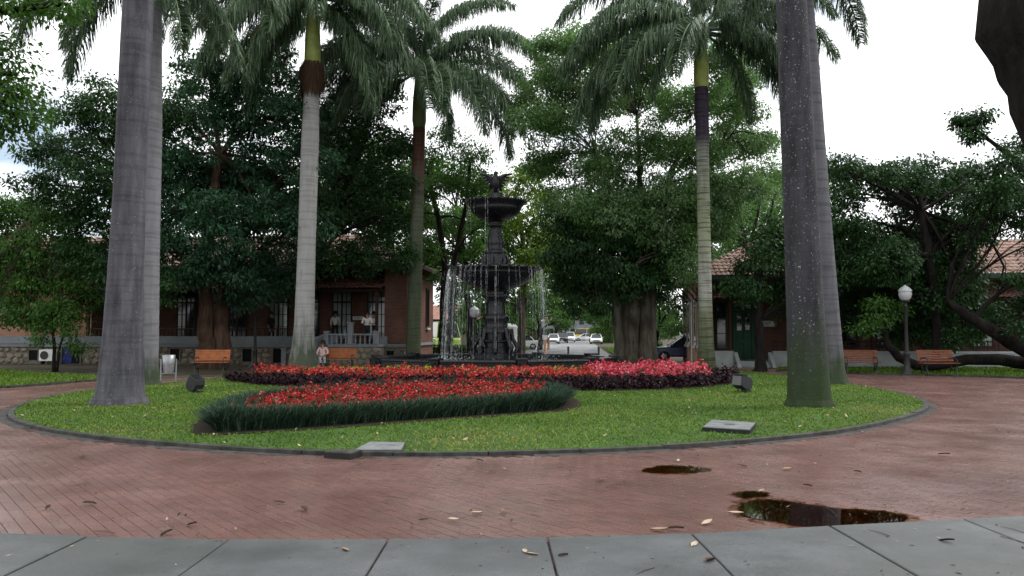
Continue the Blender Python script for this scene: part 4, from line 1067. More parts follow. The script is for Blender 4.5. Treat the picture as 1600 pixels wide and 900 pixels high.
def palm(label, base, top, radii, mat, crown_z, fronds, shaft=None, scale=1.0, boot=False, seed=0, rough_boot=None):
    """base, top: ground point and crown point; radii: (fraction, radius)"""
    random.seed(seed)
    base, top = Vector(base), Vector(top)
    root = empty('royal_palm', base); tag(root, label, 'palm tree', 'royal palms on and around the oval lawn')
    d = top - base
    K = 110; pts, rad = [], []
    fr = [a for a, b in radii]; rr = [b for a, b in radii]
    for i in range(K + 1):
        t = i / K
        pts.append(d * t + Vector((0, 0, -0.15 if i == 0 else 0)))
        q = float(np.interp(t, fr, rr))
        rad.append(q * (1 + 0.003 * math.sin(i * 2.1) + random.gauss(0, 0.004)))
    MB().tube(pts, rad, 28, cap=False).build('trunk', mat, root)
    ra, rb_, rc = random.random() * 6, random.random() * 6, random.random() * 6
    MB().lathe([(rr[0] * 1.12, -.05), (rr[0] * 1.09, .03), (rr[0] * 1.05, .10), (rr[0] * 0.97, .20)], 48, mod=lambda a, q, z: 1 + (0.05 * math.sin(7 * a + ra) + 0.04 * math.sin(13 * a + rb_) + 0.03 * math.sin(23 * a + rc)) * (1 - z * 4), cap=False).build('root_flare', mat, root)
    r_top = rr[-1]
    if shaft:
        sl, smat = shaft
        prof = [(r_top * 0.98, 0), (r_top * 1.18, 0.12 * sl), (r_top * 1.12, 0.4 * sl), (r_top * 0.8, 0.75 * sl), (r_top * 0.55, sl)]
        MB().lathe(prof, 20, d).build('crownshaft', smat, root)
        cz = d + Vector((0, 0, sl * 0.93))
    else:
        cz = d
    if rough_boot:
        rg = np.random.default_rng(seed); nb_ = 2600
        th_ = rg.random(nb_) * 6.283; zz = rg.uniform(-rough_boot, 0.4, nb_); ro = r_top * rg.uniform(0.9, 1.6, nb_)
        P = np.stack([d.x + np.cos(th_) * ro, d.y + np.sin(th_) * ro, d.z + zz], 1)
        w = np.stack([-np.sin(th_), np.cos(th_), np.zeros(nb_)], 1) * 0.02
        tp = P + np.stack([np.cos(th_) * 0.12, np.sin(th_) * 0.12, -rg.uniform(0.3, 0.7, nb_)], 1)
        V = np.stack([P - w, P + w, tp + w * .3, tp - w * .3], 1).reshape(-1, 3)
        link('boot_fibre', npmesh('boot_fibre', V, np.arange(nb_ * 4).reshape(-1, 4), M['dead_leaf'], np.repeat(rg.random(nb_) * 0.5, 4)), root)
    for key, az, sc_ in fronds:
        me = random.choice(FM[key])
        o = link('frond', me, root)
        o.location = cz + Vector((0, 0, random.uniform(-0.12, 0.12)))
        o.rotation_euler = (random.gauss(0, 0.10), random.gauss(0, 0.05), R(az + random.gauss(0, 4)))
        o.scale = (sc_ * scale,) * 3
    return root

def ring_fronds(seed, n=13, spec=()):
    random.seed(seed); out = list(spec)
    for k in range(n):
        out.append((random.choice(('up', 'out', 'out', 'flat', 'flat', 'hang')), 360 * k / n + random.uniform(-9, 9), random.uniform(0.9, 1.08)))
    return out

pt_grey = palm_trunk_mat('palm_bark_grey_purple', (0.12, 0.117, 0.132), (0.028, 0.027, 0.034), 0.3, 0.0, 0.35)
pt_dark = palm_trunk_mat('palm_bark_dark_speckled', (0.062, 0.060, 0.068), (0.016, 0.016, 0.019), 0.2, 2.4, 1.0)
pt_pale = palm_trunk_mat('palm_bark_pale', (0.31, 0.30, 0.30), (0.21, 0.20, 0.205), 0.25, 0.0, 0.1, streak=0.1)
pt_pale2 = palm_trunk_mat('palm_bark_pale_ringed', (0.13, 0.128, 0.142), (0.07, 0.069, 0.078), 0.5, 1.5, 0.2, streak=0.3)
pt_far = palm_trunk_mat('palm_bark_pale_lilac', (0.20, 0.197, 0.212), (0.125, 0.123, 0.135), 0.35, 1.2, 0.1, streak=0.2)
pt_moss = palm_trunk_mat('palm_bark_pale_mossy_foot', (0.33, 0.325, 0.32), (0.22, 0.215, 0.21), 0.3, 2.6, 0.15, streak=0.2)
pt_brown = palm_trunk_mat('palm_bark_brown_green', (0.1, 0.09, 0.07), (0.06, 0.055, 0.045), 0.4, 0, 0.5,
                          zones=[(0, (0.06, 0.075, 0.04)), (5, (0.075, 0.092, 0.055)), (8.2, (0.13, 0.135, 0.095)), (9.2, (0.14, 0.10, 0.075)), (10.2, (0.12, 0.06, 0.042)), (18, (0.12, 0.06, 0.042))])
pt_ring = palm_trunk_mat('palm_bark_green_ringed', (0.1, 0.1, 0.09), (0.06, 0.06, 0.05), 1.0, 0, 0.3, ringscale=7,
                         zones=[(0, (0.04, 0.05, 0.022)), (2.2, (0.13, 0.14, 0.085)), (3.2, (0.28, 0.285, 0.25)), (6.0, (0.21, 0.23, 0.14)), (8.7, (0.19, 0.205, 0.175)), (9.3, (0.05, 0.038, 0.056)), (18, (0.045, 0.034, 0.05))])

# left pair: big near palm and the paler one behind it
b1 = gr(187, 634); t1 = Vector((-8.28, 17.6, 13.5))
palm('thick grey purple palm at the left end of the lawn, nearer of the pair', b1, t1, [(0, 0.56), (0.03, 0.49), (0.10, 0.42), (0.2, 0.375), (0.35, 0.335), (0.6, 0.33), (0.9, 0.29), (1, 0.26)], pt_grey, 14, ring_fronds(101, 12), (1.6, M['shaft']), 1.0, seed=1)
b2 = gr(226, 603); t2 = Vector((-11.1, 24.2, 13.0))
palm('paler palm half hidden behind the thick grey purple one', b2, t2, [(0, 0.42), (0.06, 0.38), (0.3, 0.36), (0.6, 0.37), (0.9, 0.3), (1, 0.27)], pt_far, 13, ring_fronds(102, 9, (('dead', 175, 1.15), ('dead', 225, 1.0), ('hang', 185, 1.1), ('dead', 5, 1.1), ('dead', 330, 1.05), ('hang', 300, 1.0))), None, 1.0, seed=2, rough_boot=0.6)
D3 = 33.5; b3 = at(473, 577, D3); b3.z = 0.04; t3 = at(488, 112, D3)
palm('smooth pale palm with a mossy green foot left of the fountain', b3, t3, [(0, 0.66), (0.04, 0.56), (0.08, 0.47), (0.15, 0.41), (0.4, 0.37), (0.75, 0.37), (0.93, 0.32), (1, 0.29)], pt_moss, 13,
     ring_fronds(103, 6, (('flat', 178, 1.1), ('hang', 190, 1.05), ('hang', 225, 1.08), ('dry', 215, 1.0), ('hang', 200, 1.15), ('out', 170, 1.1), ('hang', 250, 0.95), ('hang', 330, 1.0), ('flat', 0, 1.1), ('hang', 10, 1.0), ('flat', 345, 1.05), ('out', 20, 1.05), ('hang', 285, 0.85), ('dead', 182, 1.25), ('dead', 196, 1.2), ('dead', 212, 1.15), ('dead', 352, 1.25), ('dead', 335, 1.15), ('dead', 8, 1.2), ('dead', 170, 1.1))), (3.5, M['shaft']), 1.18, seed=3, rough_boot=0.5)
D4 = 39.0; b4 = at(645, 570, D4); b4.z = -0.03; t4 = at(655, 200, D4)
palm('slim brown and green palm directly behind the left rim of the fountain basin', b4, t4, [(0, 0.40), (0.05, 0.36), (0.3, 0.34), (0.6, 0.32), (0.85, 0.31), (1, 0.30)], pt_brown, 12,
     ring_fronds(104, 5, (('hang', 2, 1.15), ('flat', 355, 1.15), ('out', 5, 1.25), ('hang', 300, 1.0), ('hang', 320, 1.1), ('hang', 185, 1.15), ('flat', 175, 1.2), ('flat', 205, 1.15), ('hang', 250, 1.05), ('up', 150, 1.2), ('up', 190, 1.2), ('up', 20, 1.2), ('hang', 340, 1.2), ('hang', 215, 1.05), ('out', 30, 1.2), ('out', 200, 1.3), ('flat', 230, 1.25), ('hang', 20, 1.2), ('dead', 315, 1.0), ('dead', 195, 1.1), ('hang', 170, 1.2), ('out', 340, 1.2), ('out', 165, 1.25), ('up', 270, 1.1), ('hang', 270, 1.0))), (3.1, pm('slim_olive_crownshaft', (0.17, 0.20, 0.07), (0.11, 0.135, 0.05), 2, 0.45)), 1.24, seed=4)
D5 = 31.2; b5 = at(1104, 584, D5); b5.z = 0.0; t5 = at(1096, 137, D5)
palm('slim ringed palm with a bright yellow green crownshaft right of the big tree', b5, t5, [(0, 0.46), (0.03, 0.37), (0.1, 0.30), (0.25, 0.26), (0.6, 0.245), (0.78, 0.24), (0.83, 0.265), (0.97, 0.275), (1, 0.255)], pt_ring, 14,
     ring_fronds(105, 6, (('flat', 178, 1.25), ('out', 183, 1.3), ('hang', 190, 1.1), ('hang', 200, 0.95), ('flat', 200, 1.2), ('hang', 260, 0.7), ('flat', 0, 1.15), ('hang', 355, 1.1), ('out', 350, 1.15), ('hang', 340, 0.95), ('hang', 20, 1.05), ('up', 180, 1.2), ('up', 0, 1.2), ('flat', 168, 1.2), ('hang', 172, 1.25), ('hang', 184, 1.3), ('dead', 188, 0.95), ('dead', 350, 1.0), ('hang', 5, 1.15), ('hang', 215, 1.1), ('hang', 320, 1.0))), (2.45, M['shaft']), 1.08, seed=5)
b6 = gr(1265, 638); t6 = Vector((6.0, 17.3, 14.8))
palm('thick dark speckled palm at the right end of the lawn, nearer of the pair', b6, t6, [(0, 0.47), (0.03, 0.43), (0.1, 0.395), (0.25, 0.36), (0.5, 0.335), (0.6, 0.32), (0.9, 0.29), (1, 0.27)], pt_dark, 14, ring_fronds(106, 12), (1.6, M['shaft']), 1.0, seed=6)
b7 = gr(1299, 602); t7 = Vector((9.0, 24.6, 13.8))
palm('pale grey palm standing just behind the dark speckled one', b7, t7, [(0, 0.48), (0.04, 0.42), (0.15, 0.39), (0.4, 0.355), (0.7, 0.345), (0.92, 0.3), (1, 0.27)], pt_pale2, 13, ring_fronds(107, 8, (('out', 355, 1.2), ('dead', 250, 0.9), ('hang', 200, 1.0), ('dead', 190, 0.9))), None, 1.0, seed=7, rough_boot=0.5)

# ------------------------------------------------------------------ fountain
random.seed(5); rng = np.random.default_rng(5)
FX, FY = POOL_C
basin = empty('fountain_basin', (FX, FY, 0)); tag(basin, 'low black cast iron basin wall of panels and piers round the fountain', 'basin')
NS = 10; off = R(12.5 - 90)
vert = [(POOL_R * math.cos(off + 2 * math.pi * k / NS), POOL_R * math.sin(off + 2 * math.pi * k / NS)) for k in range(NS)]
for k in range(NS):
    a, b = Vector(vert[k]), Vector(vert[(k + 1) % NS]); L = (b - a).length; mid = (a + b) / 2; th_ = math.atan2((b - a).y, (b - a).x)
    def put(o):
        o.location = (mid.x, mid.y, 0); o.rotation_euler = (0, 0, th_)
    h = L / 2 - 0.17
    p = MB().box(-h, h, -0.13, 0.13, 0.0, 0.47)
    p.box(-h, h, -0.17, 0.17, -0.05, 0.10)
    for q in range(9):
        c = -h + (q + 0.5) * 2 * h / 9
        p.box(c - h / 9 * 0.72, c + h / 9 * 0.72, -0.155, -0.12, 0.16, 0.40)
    o = p.build('wall_panel', M['iron'], basin, 0.01); put(o)
    c_ = MB().box(-h, h, -0.16, 0.16, 0.473, 0.53); c_.tube([(-h, -0.13, 0.57), (h, -0.13, 0.57)], 0.06, 10); c_.box(-h, h, -0.14, 0.2, 0.533, 0.63)
    o = c_.build('cap_rail', M['iron'], basin, 0.012); put(o)
    pr = MB().box(-0.17, 0.17, -0.19, 0.19, -0.05, 0.62).box(-0.21, 0.21, -0.23, 0.23, 0.622, 0.70)
    pr.tube([(0, -0.20, 0.10), (0, -0.24, 0.3), (0, -0.21, 0.55)], [0.09, 0.06, 0.11], 8)
    o = pr.build('pier', M['iron'], basin, 0.015); o.location = (a.x, a.y, 0); o.rotation_euler = (0, 0, math.atan2(a.y, a.x) + math.pi / 2)
wm, wn_, wl_, wb = nodes_of('pool_water')
wb.inputs['Base Color'].default_value = (0.03, 0.04, 0.04, 1); wb.inputs['Roughness'].default_value = 0.06
bump(wn_, wl_, wb, noise(wn_, wl_, 7, 3), 0.5, 0.03)
M['water'] = wm
pw = MB().lathe([(0.001, 0.36), (POOL_R - 0.1, 0.36)], 10, (FX, FY, 0), off=off, cap=False, smooth=False).build('pool_water', M['water'])
tag(pw, 'dark rippled water in the fountain basin', kind='structure')

fo = empty('fountain', (FX + 0.07, FY, 0)); tag(fo, 'tall black two tiered cast iron fountain topped by an eagle', 'fountain')
flute = lambda nf, dep: (lambda a, r_, z: 1 + dep * math.cos(nf * a))
ped = MB()
for hw_, z0, z1 in ((0.98, 0.0, 0.55), (0.90, 0.55, 0.80), (0.80, 0.80, 1.02), (0.72, 1.02, 1.24), (0.78, 1.24, 1.32), (0.62, 1.32, 1.62)):
    ped.lathe([(hw_, z0 + .001), (hw_, z1 - 0.05), (hw_ - 0.05, z1 - .001)], 8, off=R(22.5), smooth=False)
for k in range(8):
    a = R(45 * k)
    ped.tube([(0.80 * math.cos(a), 0.80 * math.sin(a), 0.75), (0.92 * math.cos(a), 0.92 * math.sin(a), 1.0), (0.70 * math.cos(a), 0.70 * math.sin(a), 1.35), (0.6 * math.cos(a), 0.6 * math.sin(a), 1.75)], [0.08, 0.12, 0.08, 0.12], 7)
ped.build('pedestal', M['iron'], fo)
MB().lathe([(0.60, 1.60), (0.62, 1.72), (0.48, 1.80), (0.44, 2.0), (0.50, 2.15), (0.52, 2.25), (0.42, 2.33), (0.385, 2.5), (0.37, 2.85), (0.40, 3.0), (0.48, 3.05), (0.50, 3.12), (0.42, 3.17), (0.44, 3.3), (0.52, 3.42)], 48, mod=flute(8, 0.06)).build('lower_shaft', M['iron'], fo)
lb = MB().lathe([(0.5, 3.36), (0.72, 3.42), (1.15, 3.62), (1.48, 3.85), (1.62, 4.0), (1.66, 4.05), (1.62, 4.10), (1.76, 4.16), (1.86, 4.20), (1.86, 4.25), (1.80, 4.27), (1.70, 4.22), (1.2, 3.95), (0.4, 3.85)], 64, mod=lambda a, r_, z: 1 + (0.012 * math.cos(32 * a) if r_ > 1.6 else 0.03 * abs(math.cos(12 * a)) * (1 if r_ < 1.5 else 0)))
lb.build('lower_bowl', M['iron'], fo)
orn = MB()
for k in range(30):
    a = 2 * math.pi * k / 30
    orn.tube([(1.84 * math.cos(a), 1.84 * math.sin(a), 4.22), (1.92 * math.cos(a), 1.92 * math.sin(a), 4.27), (1.88 * math.cos(a), 1.88 * math.sin(a), 4.33)], [0.06, 0.055, 0.025], 6)
orn.build('rim_ornament', M['iron'], fo)
us = MB()
us.lathe([(0.50, 3.9), (0.56, 4.30), (0.56, 4.36), (0.47, 4.40), (0.45, 4.50), (0.49, 4.75), (0.46, 4.82), (0.42, 4.86)], 32, mod=flute(8, 0.05))
for k in range(6):
    a = R(60 * k + 15)
    us.tube([(0.48 * math.cos(a), 0.48 * math.sin(a), 4.35), (0.56 * math.cos(a), 0.56 * math.sin(a), 4.55), (0.44 * math.cos(a), 0.44 * math.sin(a), 4.85)], [0.11, 0.08, 0.06], 7)
us.lathe([(0.42, 4.86), (0.46, 4.95), (0.40, 5.0), (0.31, 5.1), (0.34, 5.25), (0.36, 5.35), (0.30, 5.5), (0.235, 5.75), (0.21, 5.9), (0.23, 5.98), (0.28, 6.02), (0.28, 6.08), (0.24, 6.12), (0.27, 6.2), (0.36, 6.28)], 48, mod=flute(10, 0.05))
us.build('upper_shaft', M['iron'], fo)
ub = MB().lathe([(0.34, 6.25), (0.55, 6.30), (0.85, 6.46), (1.02, 6.62), (1.08, 6.74), (1.06, 6.80), (1.12, 6.86), (1.16, 6.95), (1.22, 7.0), (1.22, 7.06), (1.15, 7.06), (0.9, 6.95), (0.3, 6.9)], 56, mod=lambda a, r_, z: 1 + (0.012 * math.cos(24 * a) if r_ > 1.1 else 0))
ub.build('upper_bowl', M['iron'], fo)
o2 = MB()
for k in range(22):
    a = 2 * math.pi * k / 22
    o2.tube([(1.20 * math.cos(a), 1.20 * math.sin(a), 7.02), (1.26 * math.cos(a), 1.26 * math.sin(a), 7.08), (1.20 * math.cos(a), 1.20 * math.sin(a), 7.13)], [0.05, 0.05, 0.02], 6)
o2.build('rim_ornament', M['iron'], fo)
MB().lathe([(0.38, 6.9), (0.36, 7.1), (0.33, 7.15), (0.30, 7.28), (0.25, 7.36), (0.16, 7.42)], 16, mod=lambda a, r_, z: 1 + 0.09 * math.sin(5 * a + z * 9)).build('rock', M['iron'], fo)
eg = MB()
eg.tube([(0, 0.10, 7.35), (0, 0.06, 7.5), (0, 0.0, 7.72), (0, -0.05, 7.92), (0, -0.08, 8.06), (0, -0.10, 8.16), (0, -0.12, 8.25), (0, -0.13, 8.31)], [0.06, 0.14, 0.20, 0.19, 0.13, 0.085, 0.085, 0.03], 12)
eg.tube([(0, -0.18, 8.24), (0, -0.27, 8.22), (0, -0.30, 8.15)], [0.045, 0.03, 0.008], 6)
for s in (-1, 1):
    eg.tube([(s * 0.09, -0.02, 7.62), (s * 0.12, -0.06, 7.48), (s * 0.12, -0.05, 7.36)], [0.08, 0.055, 0.05], 7)
eg = eg.build('eagle', M['iron'], fo)
for s in (-1, 1):
    w_ = MB()
    for j, (x1, z1, x2, z2) in enumerate([(0.16, 8.02, 0.68, 8.22), (0.16, 7.96, 0.62, 8.08), (0.15, 7.90, 0.53, 7.95), (0.14, 7.84, 0.42, 7.80), (0.13, 7.78, 0.33, 7.66), (0.12, 7.7, 0.25, 7.52)]):
        q = [(s * x1, -0.06, z1 + .06), (s * (x1 + x2) / 2, 0.02, (z1 + z2) / 2 + 0.07), (s * x2, 0.09, z2 + 0.0)]
        w_.tube(q, [0.075, 0.085, 0.018], 7, squash=0.35)
        w_.tube([(p[0] * 0.98, p[1] + 0.01, p[2] - 0.03) for p in q], [0.07, 0.07, 0.015], 6, squash=0.5)
    w_.tube([(s * 0.10, -0.04, 8.0), (s * 0.4, -0.02, 8.17), (s * 0.70, 0.08, 8.25)], [0.07, 0.05, 0.02], 8)
    w_.build('wing', M['iron'], eg)

def falling_mat():
    m, n, l, b = nodes_of('falling_water')
    b.inputs['Base Color'].default_value = (0.75, 0.8, 0.82, 1); b.inputs['Roughness'].default_value = 0.15
    tr_ = n.new('ShaderNodeBsdfTransparent'); ms = n.new('ShaderNodeMixShader')
    f = noise(n, l, 6, 3); r = ramp(n, 0.4, 0.05, 0.65, 0.45); l.new(f, r.inputs['Fac']); l.new(r.outputs[0], ms.inputs[0])
    l.new(tr_.outputs[0], ms.inputs[1]); l.new(b.outputs[0], ms.inputs[2])
    l.new(ms.outputs[0], [x for x in n if x.type == 'OUTPUT_MATERIAL'][0].inputs['Surface'])
    return m
fw = MB(); random.seed(9)
def streams(cnt, rr0, z0, z1, vel, a_sampler):
    for k in range(cnt):
        a = a_sampler(); v = vel * random.uniform(0.5, 1.5); r0 = random.uniform(0.003, 0.0075)
        zb = z1 if random.random() < 0.45 else random.uniform(z1, z0 - 0.8)
        pts, rad = [], []
        for i in range(12):
            t = i / 11; z = z0 + (zb - z0) * t ** 1.4
            tt = math.sqrt(max(0, 2 * (z0 - z) / 9.8)); q = rr0 + v * tt
            w = 0.012 * t
            pts.append((q * math.cos(a) + random.gauss(0, w), q * math.sin(a) + random.gauss(0, w), z)); rad.append(r0 * random.uniform(0.5, 1.2) * (1 - 0.45 * t))
        fw.tube(pts, rad, 4, cap=False)
def a_left(): return random.gauss(R(195), R(38)) if random.random() < 0.7 else random.gauss(R(170), R(30))
streams(60, 1.9, 4.26, 0.4, 0.28, a_left)
streams(36, 1.9, 4.26, 0.4, 0.25, lambda: random.gauss(R(-8), R(24)))
streams(74, 1.88, 4.24, 0.4, 0.18, lambda: random.uniform(0, 2 * math.pi))
streams(9, 1.24, 7.05, 4.2, 0.05, lambda: random.uniform(0, 2 * math.pi))
for k in range(320):
    a = a_left() if random.random() < 0.6 else random.gauss(R(-5), R(28)); q = random.gauss(2.15, 0.12); z = random.uniform(0.4, 4.1)
    fw.tube([(q * math.cos(a), q * math.sin(a), z), (q * math.cos(a), q * math.sin(a), z - random.uniform(0.04, 0.16))], [0.008, 0.004], 3, cap=False)
for k in range(260):
    a = a_left() if random.random() < 0.7 else random.gauss(R(-8), R(24)); q = random.gauss(2.2, 0.22); z = 0.37 + abs(random.gauss(0, 0.16))
    fw.tube([(q * math.cos(a), q * math.sin(a), z), (q * math.cos(a) + random.gauss(0, .02), q * math.sin(a), z + 0.05)], [0.014, 0.008], 4, cap=True)
o = fw.build('falling_water', falling_mat()); o.location = fo.location
tag(o, 'thin streams of water pouring from the fountain bowls', 'water', kind='stuff')

# ------------------------------------------------------------------ buildings
def in_poly(poly, x, y): return inside(poly, np.array([x]), np.array([y]))[0]
def tile_roof(name, eave0, eave1, up, poly, mat, parent, col=0.24, row=0.42, amp=0.045):
    """barrel tile roof: u along the eave, v up the slope (unit vector `up`); poly in (u, v) metres bounds the slope"""
    e0, e1 = Vector(eave0), Vector(eave1); U = (e1 - e0); L = U.length; U.normalize(); W = Vector(up).normalized(); N = U.cross(W)
    if N.z < 0: N = -N
    vmax = max(p[1] for p in poly)
    nu_, nv_ = int(L / col) * 6, int(vmax / row) * 2
    uu = np.linspace(0, L, nu_ + 1); vv = []
    for k in range(int(vmax / row)): vv += [k * row, (k + 1) * row - 0.012]
    vv = np.array(vv)
    h = amp * np.abs(np.sin(math.pi * uu / col)) ** 0.8
    jit = np.repeat(rng.normal(0, 0.006, (len(vv) // 2, nu_ + 1)), 2, 0)
    hv = np.tile([0.035, 0.0], len(vv) // 2)
    P = np.array(e0)[None, None] + uu[None, :, None] * np.array(U) + vv[:, None, None] * np.array(W) + (h[None] + hv[:, None] + jit)[:, :, None] * np.array(N)
    nx = nu_ + 1
    A, B = np.meshgrid(np.arange(len(vv) - 1), np.arange(nu_), indexing='ij')
    cu, cv = (uu[B] + uu[B + 1]) / 2, (vv[A] + vv[A + 1]) / 2
    k = inside(poly, cu.ravel(), cv.ravel())
    A, B = A.ravel()[k], B.ravel()[k]
    F = np.stack([A * nx + B, A * nx + B + 1, (A + 1) * nx + B + 1, (A + 1) * nx + B], 1)
    return link(name, npmesh(name, P.reshape(-1, 3), F, mat, None), parent)

def window(parent, x, y, z0, w, h, nx=2, ny=4, pane='pane', name='window', face=-1, arched=False, frame='frame_dark', deep=0.06):
    """framed window lying in the local x-z plane, looking towards -y"""
    f = MB(); t = 0.055
    f.box(x - w / 2 - t, x - w / 2, y - deep, y + 0.02, z0 - t, z0 + h + t); f.box(x + w / 2, x + w / 2 + t, y - deep, y + 0.02, z0 - t, z0 + h + t)
    f.box(x - w / 2, x + w / 2, y - deep, y + 0.02, z0 - t, z0); f.box(x - w / 2, x + w / 2, y - deep, y + 0.02, z0 + h, z0 + h + t)
    for i in range(1, nx):
        c = x - w / 2 + w * i / nx; e = 0.045 if i * 2 == nx else 0.02
        f.box(c - e, c + e, y - deep + .005, y + 0.015, z0, z0 + h)
    for j in range(1, ny):
        c = z0 + h * j / ny; e = 0.045 if j == ny - 1 else 0.018
        f.box(x - w / 2, x + w / 2, y - deep + .010, y + 0.012, c - e, c + e)
    o = f.build(name, M[frame], parent)
    me = MB().box(-w / nx / 2 + .004, w / nx / 2 - .004, -0.008, 0.008, -h / ny / 2 + .004, h / ny / 2 - .004).mesh('pane', M[pane])
    for i in range(nx):
        for j in range(ny):
            p = link('pane', me, o); p.location = (x - w / 2 + w * (i + .5) / nx, y - 0.012 + random.uniform(-.002, .002), z0 + h * (j + .5) / ny)
    return o

TH = -math.atan(AV)
# --- left building: long brick house on a rubble basement, veranda in front
LB = empty('brick_house', (-5.45, 41.5, 0), TH); tag(LB, 'long brick house with veranda on a rubble stone basement, left of the fountain', 'building')
random.seed(77); rng = np.random.default_rng(77)
XL = -30.0
MB().box(XL, 0, 3.2, 7.6, -0.1, 4.9).build('wall', M['brick'], LB)
MB().box(-1.15, 0.02, 0.0, 3.198, 1.06, 4.9).build('wall', M['brick'], LB)          # end bay
MB().box(XL, -17.3, 0.4, 3.198, 1.06, 4.9).build('wall', M['brick_warm'], LB)            # far-left bay
core = MB().box(XL, -0.02, -0.3, 3.19, -0.1, 0.86).build('basement', M['mortar'], LB)
MB().box(XL, 0.10, -0.42, 3.185, 0.862, 1.03).build('terrace_floor', M['band'], LB)
MB().box(XL, -3.45, -0.46, -0.30, 1.032, 1.42).build('parapet', M['band'], LB)
MB().box(-1.6, -0.9, -0.46, -0.30, 1.032, 1.42).build('parapet', M['band'], LB)
MB().box(0.021, 0.12, -0.1, 7.6, 0.9, 1.05).build('string_course', M['band'], LB)
openings = [(-20.0, 0.5, 0.15, 0.7, 'void'), (-17.9, 1.0, -0.05, 0.86, 'blue_paint'), (-12.2, 0.5, 0.15, 0.78, 'void'), (-8.3, 0.5, 0.1, 0.78, 'void'), (-6.6, 0.62, 0.05, 0.8, 'void'), (-0.75, 0.4, 0.15, 0.7, 'void'), (-14.6, 0.45, 0.15, 0.6, 'void'), (-22.5, 0.5, 0.15, 0.7, 'void')]
for x, w, z0, z1, mt in openings:
    nm = 'basement_door' if mt == 'blue_paint' else 'basement_window'
    f = MB().box(x - w / 2 - .07, x - w / 2, -0.38, -0.29, z0, z1 - .01).box(x + w / 2, x + w / 2 + .07, -0.38, -0.29, z0, z1 - .01)
    o = f.build(nm, M['mortar'], LB)
    MB().box(x - w / 2, x + w / 2, -0.322, -0.305, z0 + .01, z1 - .02).build('panel', M[mt], o)
    if mt == 'blue_paint':
        MB().box(x + .02, x + w / 2 - .02, -0.34, -0.324, z0 + .05, z1 - .08).build('dark_gap', M['void'], o)
# rubble stones
stone_me = []
for k in range(10):
    n = random.choice((5, 6, 6, 7)); vs0 = []
    for i in range(n):
        a = 2 * math.pi * i / n + random.uniform(-.25, .25); q = random.uniform(0.82, 1.1)
        vs0.append((0.5 * q * math.cos(a) * 1.08, 0.5 * q * math.sin(a) * 1.08))
    vs = [(x, 0, z) for x, z in vs0] + [(x * .9, -0.7, z * .88) for x, z in vs0] + [(x * .55, -1.0 - random.uniform(0, .15), z * .55) for x, z in vs0]
    fs = [tuple(2 * n + i for i in range(n))] + [(b + i, b + (i + 1) % n, b + n + (i + 1) % n, b + n + i) for b in (0, n) for i in range(n)]
    stone_me.append(MB().add(vs, fs).mesh('stone', M['stone']))
nst = 0
for rz_, hz in ((0.12, 0.30), (0.41, 0.30), (0.69, 0.28)):
    x = -27.0 + random.uniform(0, .3)
    while x < -0.2 and nst < 230:
        w = random.uniform(0.24, 0.52); c = x + w / 2; x += w + 0.015
        if any(abs(c - ox) < ow / 2 + w / 2 - 0.02 and oz0 < rz_ + hz / 2 for ox, ow, oz0, oz1, mt in openings): continue
        if -3.6 < c < -1.0: continue
        o = link('stone', random.choice(stone_me), LB); nst += 1
        o.location = (c, -0.302, rz_ + random.gauss(0, .02)); o.scale = (w * random.uniform(.95, 1.08), 0.05 + random.uniform(0, .03), hz * random.uniform(.9, 1.1)); o.rotation_euler = (0, random.gauss(0, .25), 0)
# posts, beams, veranda roof
for x in (-17.1, -13.3, -9.4, -5.5, -1.5):
    MB().box(x - .07, x + .07, -0.28, -0.14, 1.034, 3.72).box(x - .11, x + .11, -0.32, -0.10, 3.5, 3.722).build('post', M['wood_dark'], LB)
MB().box(-17.2, -1.16, -0.34, -0.1, 3.724, 3.86).build('beam', M['wood_dark'], LB)
for a_, b_ in ((-17.0, -13.4), (-13.2, -9.5), (-9.3, -5.6)):
    rl = MB().box(a_, b_, -0.27, -0.19, 1.78, 1.84)
    x = a_ + .1
    while x < b_: rl.box(x - .018, x + .018, -0.25, -0.21, 1.422, 1.78); x += 0.22
    rl.build('railing', M['wood_dark'], LB)
sl = math.atan2(0.95, 3.9)
tile_roof('veranda_roof', (-17.3, -0.75, 3.84), (-1.17, -0.75, 3.84), (0, math.cos(sl), math.sin(sl)), [(0, 0), (16.13, 0), (16.13, 4.0), (0, 4.0)], M['tile'], LB)
MB().box(-17.3, -1.18, -0.72, 3.1, 3.80, 3.822, Matrix.Rotation(sl, 3, 'X'), (-11, -0.72, 3.81)).build('veranda_ceiling', M['wood_dark'], LB)
# main roof, hipped at the right end
sm = R(25); EO = 0.8
W_ = (15 - 0) / 2 + EO + 0
roofL = empty('roof', (0, 0, 0)); roofL.parent = LB
MB().box(XL, EO, -0.75, 8.4, 4.92, 5.02).build('soffit', M['wood_dark'], roofL)
MB().box(XL, EO + .03, -0.80, -0.75, 4.90, 5.10).box(EO, EO + .05, -0.80, 8.4, 4.90, 5.10).build('gutter', M['wood_dark'], roofL)
Lr = -XL + EO
slen = 4.6 / math.cos(sm)
tile_roof('tiles', (XL, -0.78, 5.03), (EO, -0.78, 5.03), (0, math.cos(sm), math.sin(sm)), [(0, 0), (Lr, 0), (Lr - 4.6, slen), (0, slen)], M['tile_pale'], roofL)
tile_roof('tiles', (EO, -0.78, 5.03), (EO, 8.4, 5.03), (-math.cos(sm), 0, math.sin(sm)), [(0, 0), (9.18, 0), (4.6, slen), (4.58, slen)], M['tile_pale'], roofL)
